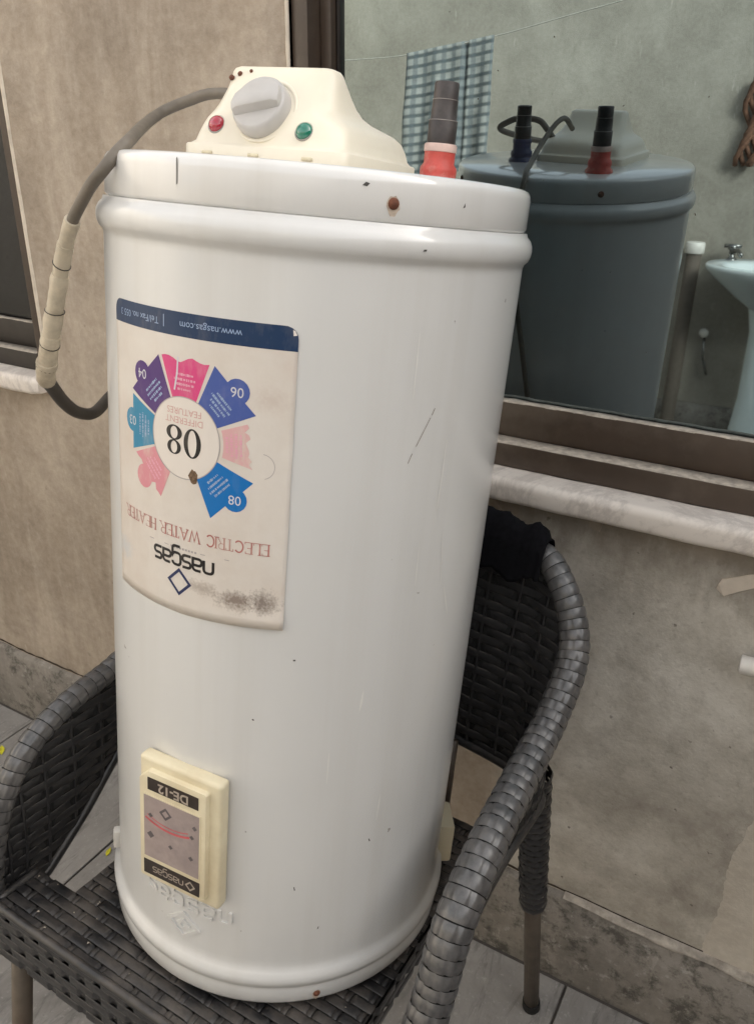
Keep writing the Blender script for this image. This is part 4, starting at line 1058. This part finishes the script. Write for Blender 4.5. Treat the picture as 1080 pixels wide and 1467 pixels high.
# black printed cloth hung over the chair's back
nu, nv = 46, 40
rws = []
for j in range(nv + 1):
    v = j / nv; row = []
    for i in range(nu + 1):
        u = i / nu; x = .03 + .182 * u
        i_ap = min(range(NA // 4, 3 * NA // 4, 4), key=lambda q: abs(ap[q].x - min(x, .215)) + (1 if ap[q].z < .36 else 0))
        top = ap[i_ap]
        s_ = -.085 + .20 * v + .03 * noise.noise(Vector((u * 4, 1, 0))) * (1 if v < .5 else -1)                             # length from the fold: negative = heater side
        f1 = noise.noise(Vector((x * 16, v * 3.2, 0))) * .008 + noise.noise(Vector((x * 45, v * 5, 2))) * .005
        rr_ = .0195
        if abs(s_) < rr_ * math.pi / 2:
            an = s_ / rr_; p = Vector((x, top.y + rr_ * 1.02 * math.sin(an), top.z + rr_ * 1.02 * math.cos(an) + .001))
        else:
            sd = 1 if s_ > 0 else -1; ex = abs(s_) - rr_ * math.pi / 2
            p = Vector((x, top.y + sd * (rr_ + .003), top.z - ex))
            if sd < 0: p.y -= .001 + min(.006, ex * .1)
        edge = 1 - u
        if s_ < 0: p.z += .045 * max(0, (u - .62) / .38) ** 1.2 * min(1, -s_ / .12)
        k_ = .35 if s_ < 0 else 1.0
        p.y += f1 * k_ * (1 if s_ > 0 else .45); p.z += abs(f1) * .9 + max(0, noise.noise(Vector((x * 28, 9, 0)))) * .022 * max(0, 1 - abs(s_) / .05)
        row.append(p)
    rws.append(row)
cl = MB().grid(rws).build('cloth', M['cloth'])
solid(cl, .0016)
cl.matrix_world = MH
tag(cl, 'crumpled black cloth hooked over the top of the chair back', 'cloth')
# ------------------------------------------------------------------ things across the yard, seen in the glass
ln = [(-2.22, -2.2, 1.661), (-1.739, -2.2, 1.660), (-1.54, -2.2, 1.6635), (-1.41, -2.2, 1.671), (-1.037, -2.2, 1.720), (-.641, -2.2, 1.794), (.6, -2.2, 2.02), (2.5, -2.2, 2.33)]
tag(MB().tube(spline(ln, 80), .0022, 6).build('clothesline', M['line']), 'thin pale clothesline holding the checked towel', 'clothesline')
rws = []; uvs = []
nu, nv = 56, 46
for j in range(nv + 1):
    v = j / nv; row = []
    for i in range(nu + 1):
        u = i / nu; x = -1.412 + .375 * u
        zt = interp(x, [q[0] for q in ln], [q[2] for q in ln])
        fold = math.sin(u * 2 * math.pi * 3.3 + .6) * .010 * min(1, .25 + v * 1.5) + noise.noise(Vector((u * 5, v * 3, 0))) * .02 * v
        puff = .0012 * math.cos(v * 30 * math.pi)
        if .66 < u < .72: fold -= .03 * (1 - abs(u - .69) / .03)
        row.append(Vector((x - .02 * v * (1 - u) + .02 * v * u * .2, -2.2 + .005 + fold + puff, zt + .004 - .47 * v))); uvs.append((u, v))
    rws.append(row)
tw = MB().grid(rws).build('towel', M['towel'], uv=uvs)
solid(tw, .005)
tag(tw, 'grey and white checked towel hanging on the clothesline', 'towel')
# pedestal basin
bs = empty('pedestal_basin', 'pale ceramic pedestal wash basin against the yard wall, mirrored at right', 'basin'); bs.location = (.085, -2.78, 0)
def ell(cx_, cy_, ax, ay, z, n_=48, p=2.4):
    out = []
    for q in range(n_):
        an = 2 * math.pi * q / n_; c_, s2 = math.cos(an), math.sin(an)
        out.append((cx_ + ax * math.copysign(abs(c_) ** (2 / p), c_), cy_ + ay * math.copysign(abs(s2) ** (2 / p), s2), z))
    return out
ZR = .883
rws = [ell(0, -.04, .09, .08, ZR - .19), ell(0, -.02, .17, .13, ZR - .13), ell(0, 0, .265, .195, ZR - .05), ell(0, 0, .300, .216, ZR - .018), ell(0, 0, .304, .22, ZR - .004), ell(0, 0, .299, .215, ZR + .002),
       ell(0, .02, .235, .150, ZR - .002), ell(0, .02, .225, .142, ZR - .012), ell(0, .02, .17, .11, ZR - .09), ell(0, .02, .04, .03, ZR - .12)]
MB().grid(rws, cu_=True).build('bowl', M['ceramic'], bs)
rws = [ell(.0, -.05, .105, .09, .007, 32), ell(0, -.05, .10, .085, .03, 32), ell(0, -.05, .078, .07, .30, 32), ell(0, -.05, .082, .075, .60, 32), ell(0, -.05, .11, .09, ZR - .16, 32)]
MB().grid(rws, cu_=True).build('pedestal', M['ceramic'], bs)
tp = MB().lathe([(.024, 0), (.022, .006), (.013, .010), (.013, .04), (.02, .045), (.02, .062), (0, .066)], 16, Matrix.Translation((-.225, -.15, ZR))).build('tap', M['tap'], bs)
MB().tube(spline([(-.225, -.15, ZR + .03), (-.20, -.10, ZR + .045), (-.175, -.05, ZR + .03)], 12), .010, 10).build('spout', M['tap'], tp)
MB().box((-.262, -.158, ZR + .05), (-.19, -.142, ZR + .066)).build('handle', M['tap'], tp)
sp_ = empty('standpipe', 'dark upright waste pipe with a white cap beside the basin', 'pipe'); sp_.location = (-.30, -2.93, 0)
MB().lathe([(.033, .007), (.033, .90), (.030, .905)], 24).build('pipe', M['dark_pipe'], sp_)
MB().lathe([(.040, .900), (.0425, .905), (.0425, .942), (.038, .948), (0, .949)], 24).build('cap', M['pvc'], sp_, angle=50)
sv = empty('stop_valve', 'small metal angle valve on the yard wall left of the basin pedestal', 'valve'); sv.location = (-.2, YO, .545)
MB().tube([(0, .002, 0), (0, .05, 0)], .010, 12).build('valve_body', M['tap'], sv)
MB().lathe([(.0, .0), (.020, .002), (.022, .010), (.014, .016), (0, .017)], 12, Matrix.Translation((0, .05, 0)) @ Matrix.Rotation(R(-90), 4, 'X')).build('handle', M['pvc'], sv)
MB().tube([(0, .03, 0), (.01, .035, -.12), (.04, .04, -.2)], .006, 8).build('hose', M['tap'], sv)
cw = empty('coir_twist', 'rusty brown twisted coil hanging on the yard wall at right', 'coil'); cw.location = (-.16, YO + .03, 1.47)
for q in range(5):
    ph = q * 1.3
    MB().tube([(.022 * math.cos(ph + t * .9) + .012 * q - .02, .018 * math.sin(ph + t * .9), .14 - .031 * t) for t in range(12)], .011, 7).build('strand', M['coir'], cw)
# green bag on the floor by the wall (a touch of green low in the glass)
mb = MB(); rows = []
for j in range(9):
    v = j / 8; row = []
    for i in range(18):
        an = 2 * math.pi * i / 18; rr_ = .13 * math.sin(math.pi * (.12 + .86 * v)) * (1 + .25 * noise.noise(Vector((math.cos(an) * 2, math.sin(an) * 2, v * 3))))
        row.append((rr_ * math.cos(an), rr_ * math.sin(an), .19 * v + .001))
    rows.append(row)
gb_ = MB().grid(rows, cu_=True); gb_.f.append(tuple(range(18))[::-1]); gb_.f.append(tuple(8 * 18 + q for q in range(18)))
gb_ = gb_.build('plastic_bag', M['green_rag']); gb_.location = (-1.33, YO + .22, .0065)
tag(gb_, 'crumpled green plastic bag on the floor by the yard wall', 'bag')

# ------------------------------------------------------------------ fallen yellow leaves
def leaf(loc, sz, rot, label):
    pts = [(0, -1, 0), (.35, -.4, .08), (.42, .1, .12), (.2, .7, .05), (0, 1.1, 0), (-.2, .7, .05), (-.42, .1, .12), (-.35, -.4, .08), (0, .1, .0)]
    o_ = MB().add([(p[0] * sz, p[1] * sz, p[2] * sz + .0007) for p in pts], [(8, i, (i + 1) % 8) for i in range(8)]).build('leaf', M['yellow'], smooth=False)
    solid(o_, .0006); o_.location = loc; o_.rotation_euler = (0, 0, rot); return tag(o_, label, 'leaf', 'fallen yellow leaves')
leaf((-1.165, -.135, .0068), .017, .9, 'yellow leaf on the floor tile at the left edge')
leaf((-.715, -.222, .0068), .011, .4, 'small yellow leaf on the floor seen under the chair arm')
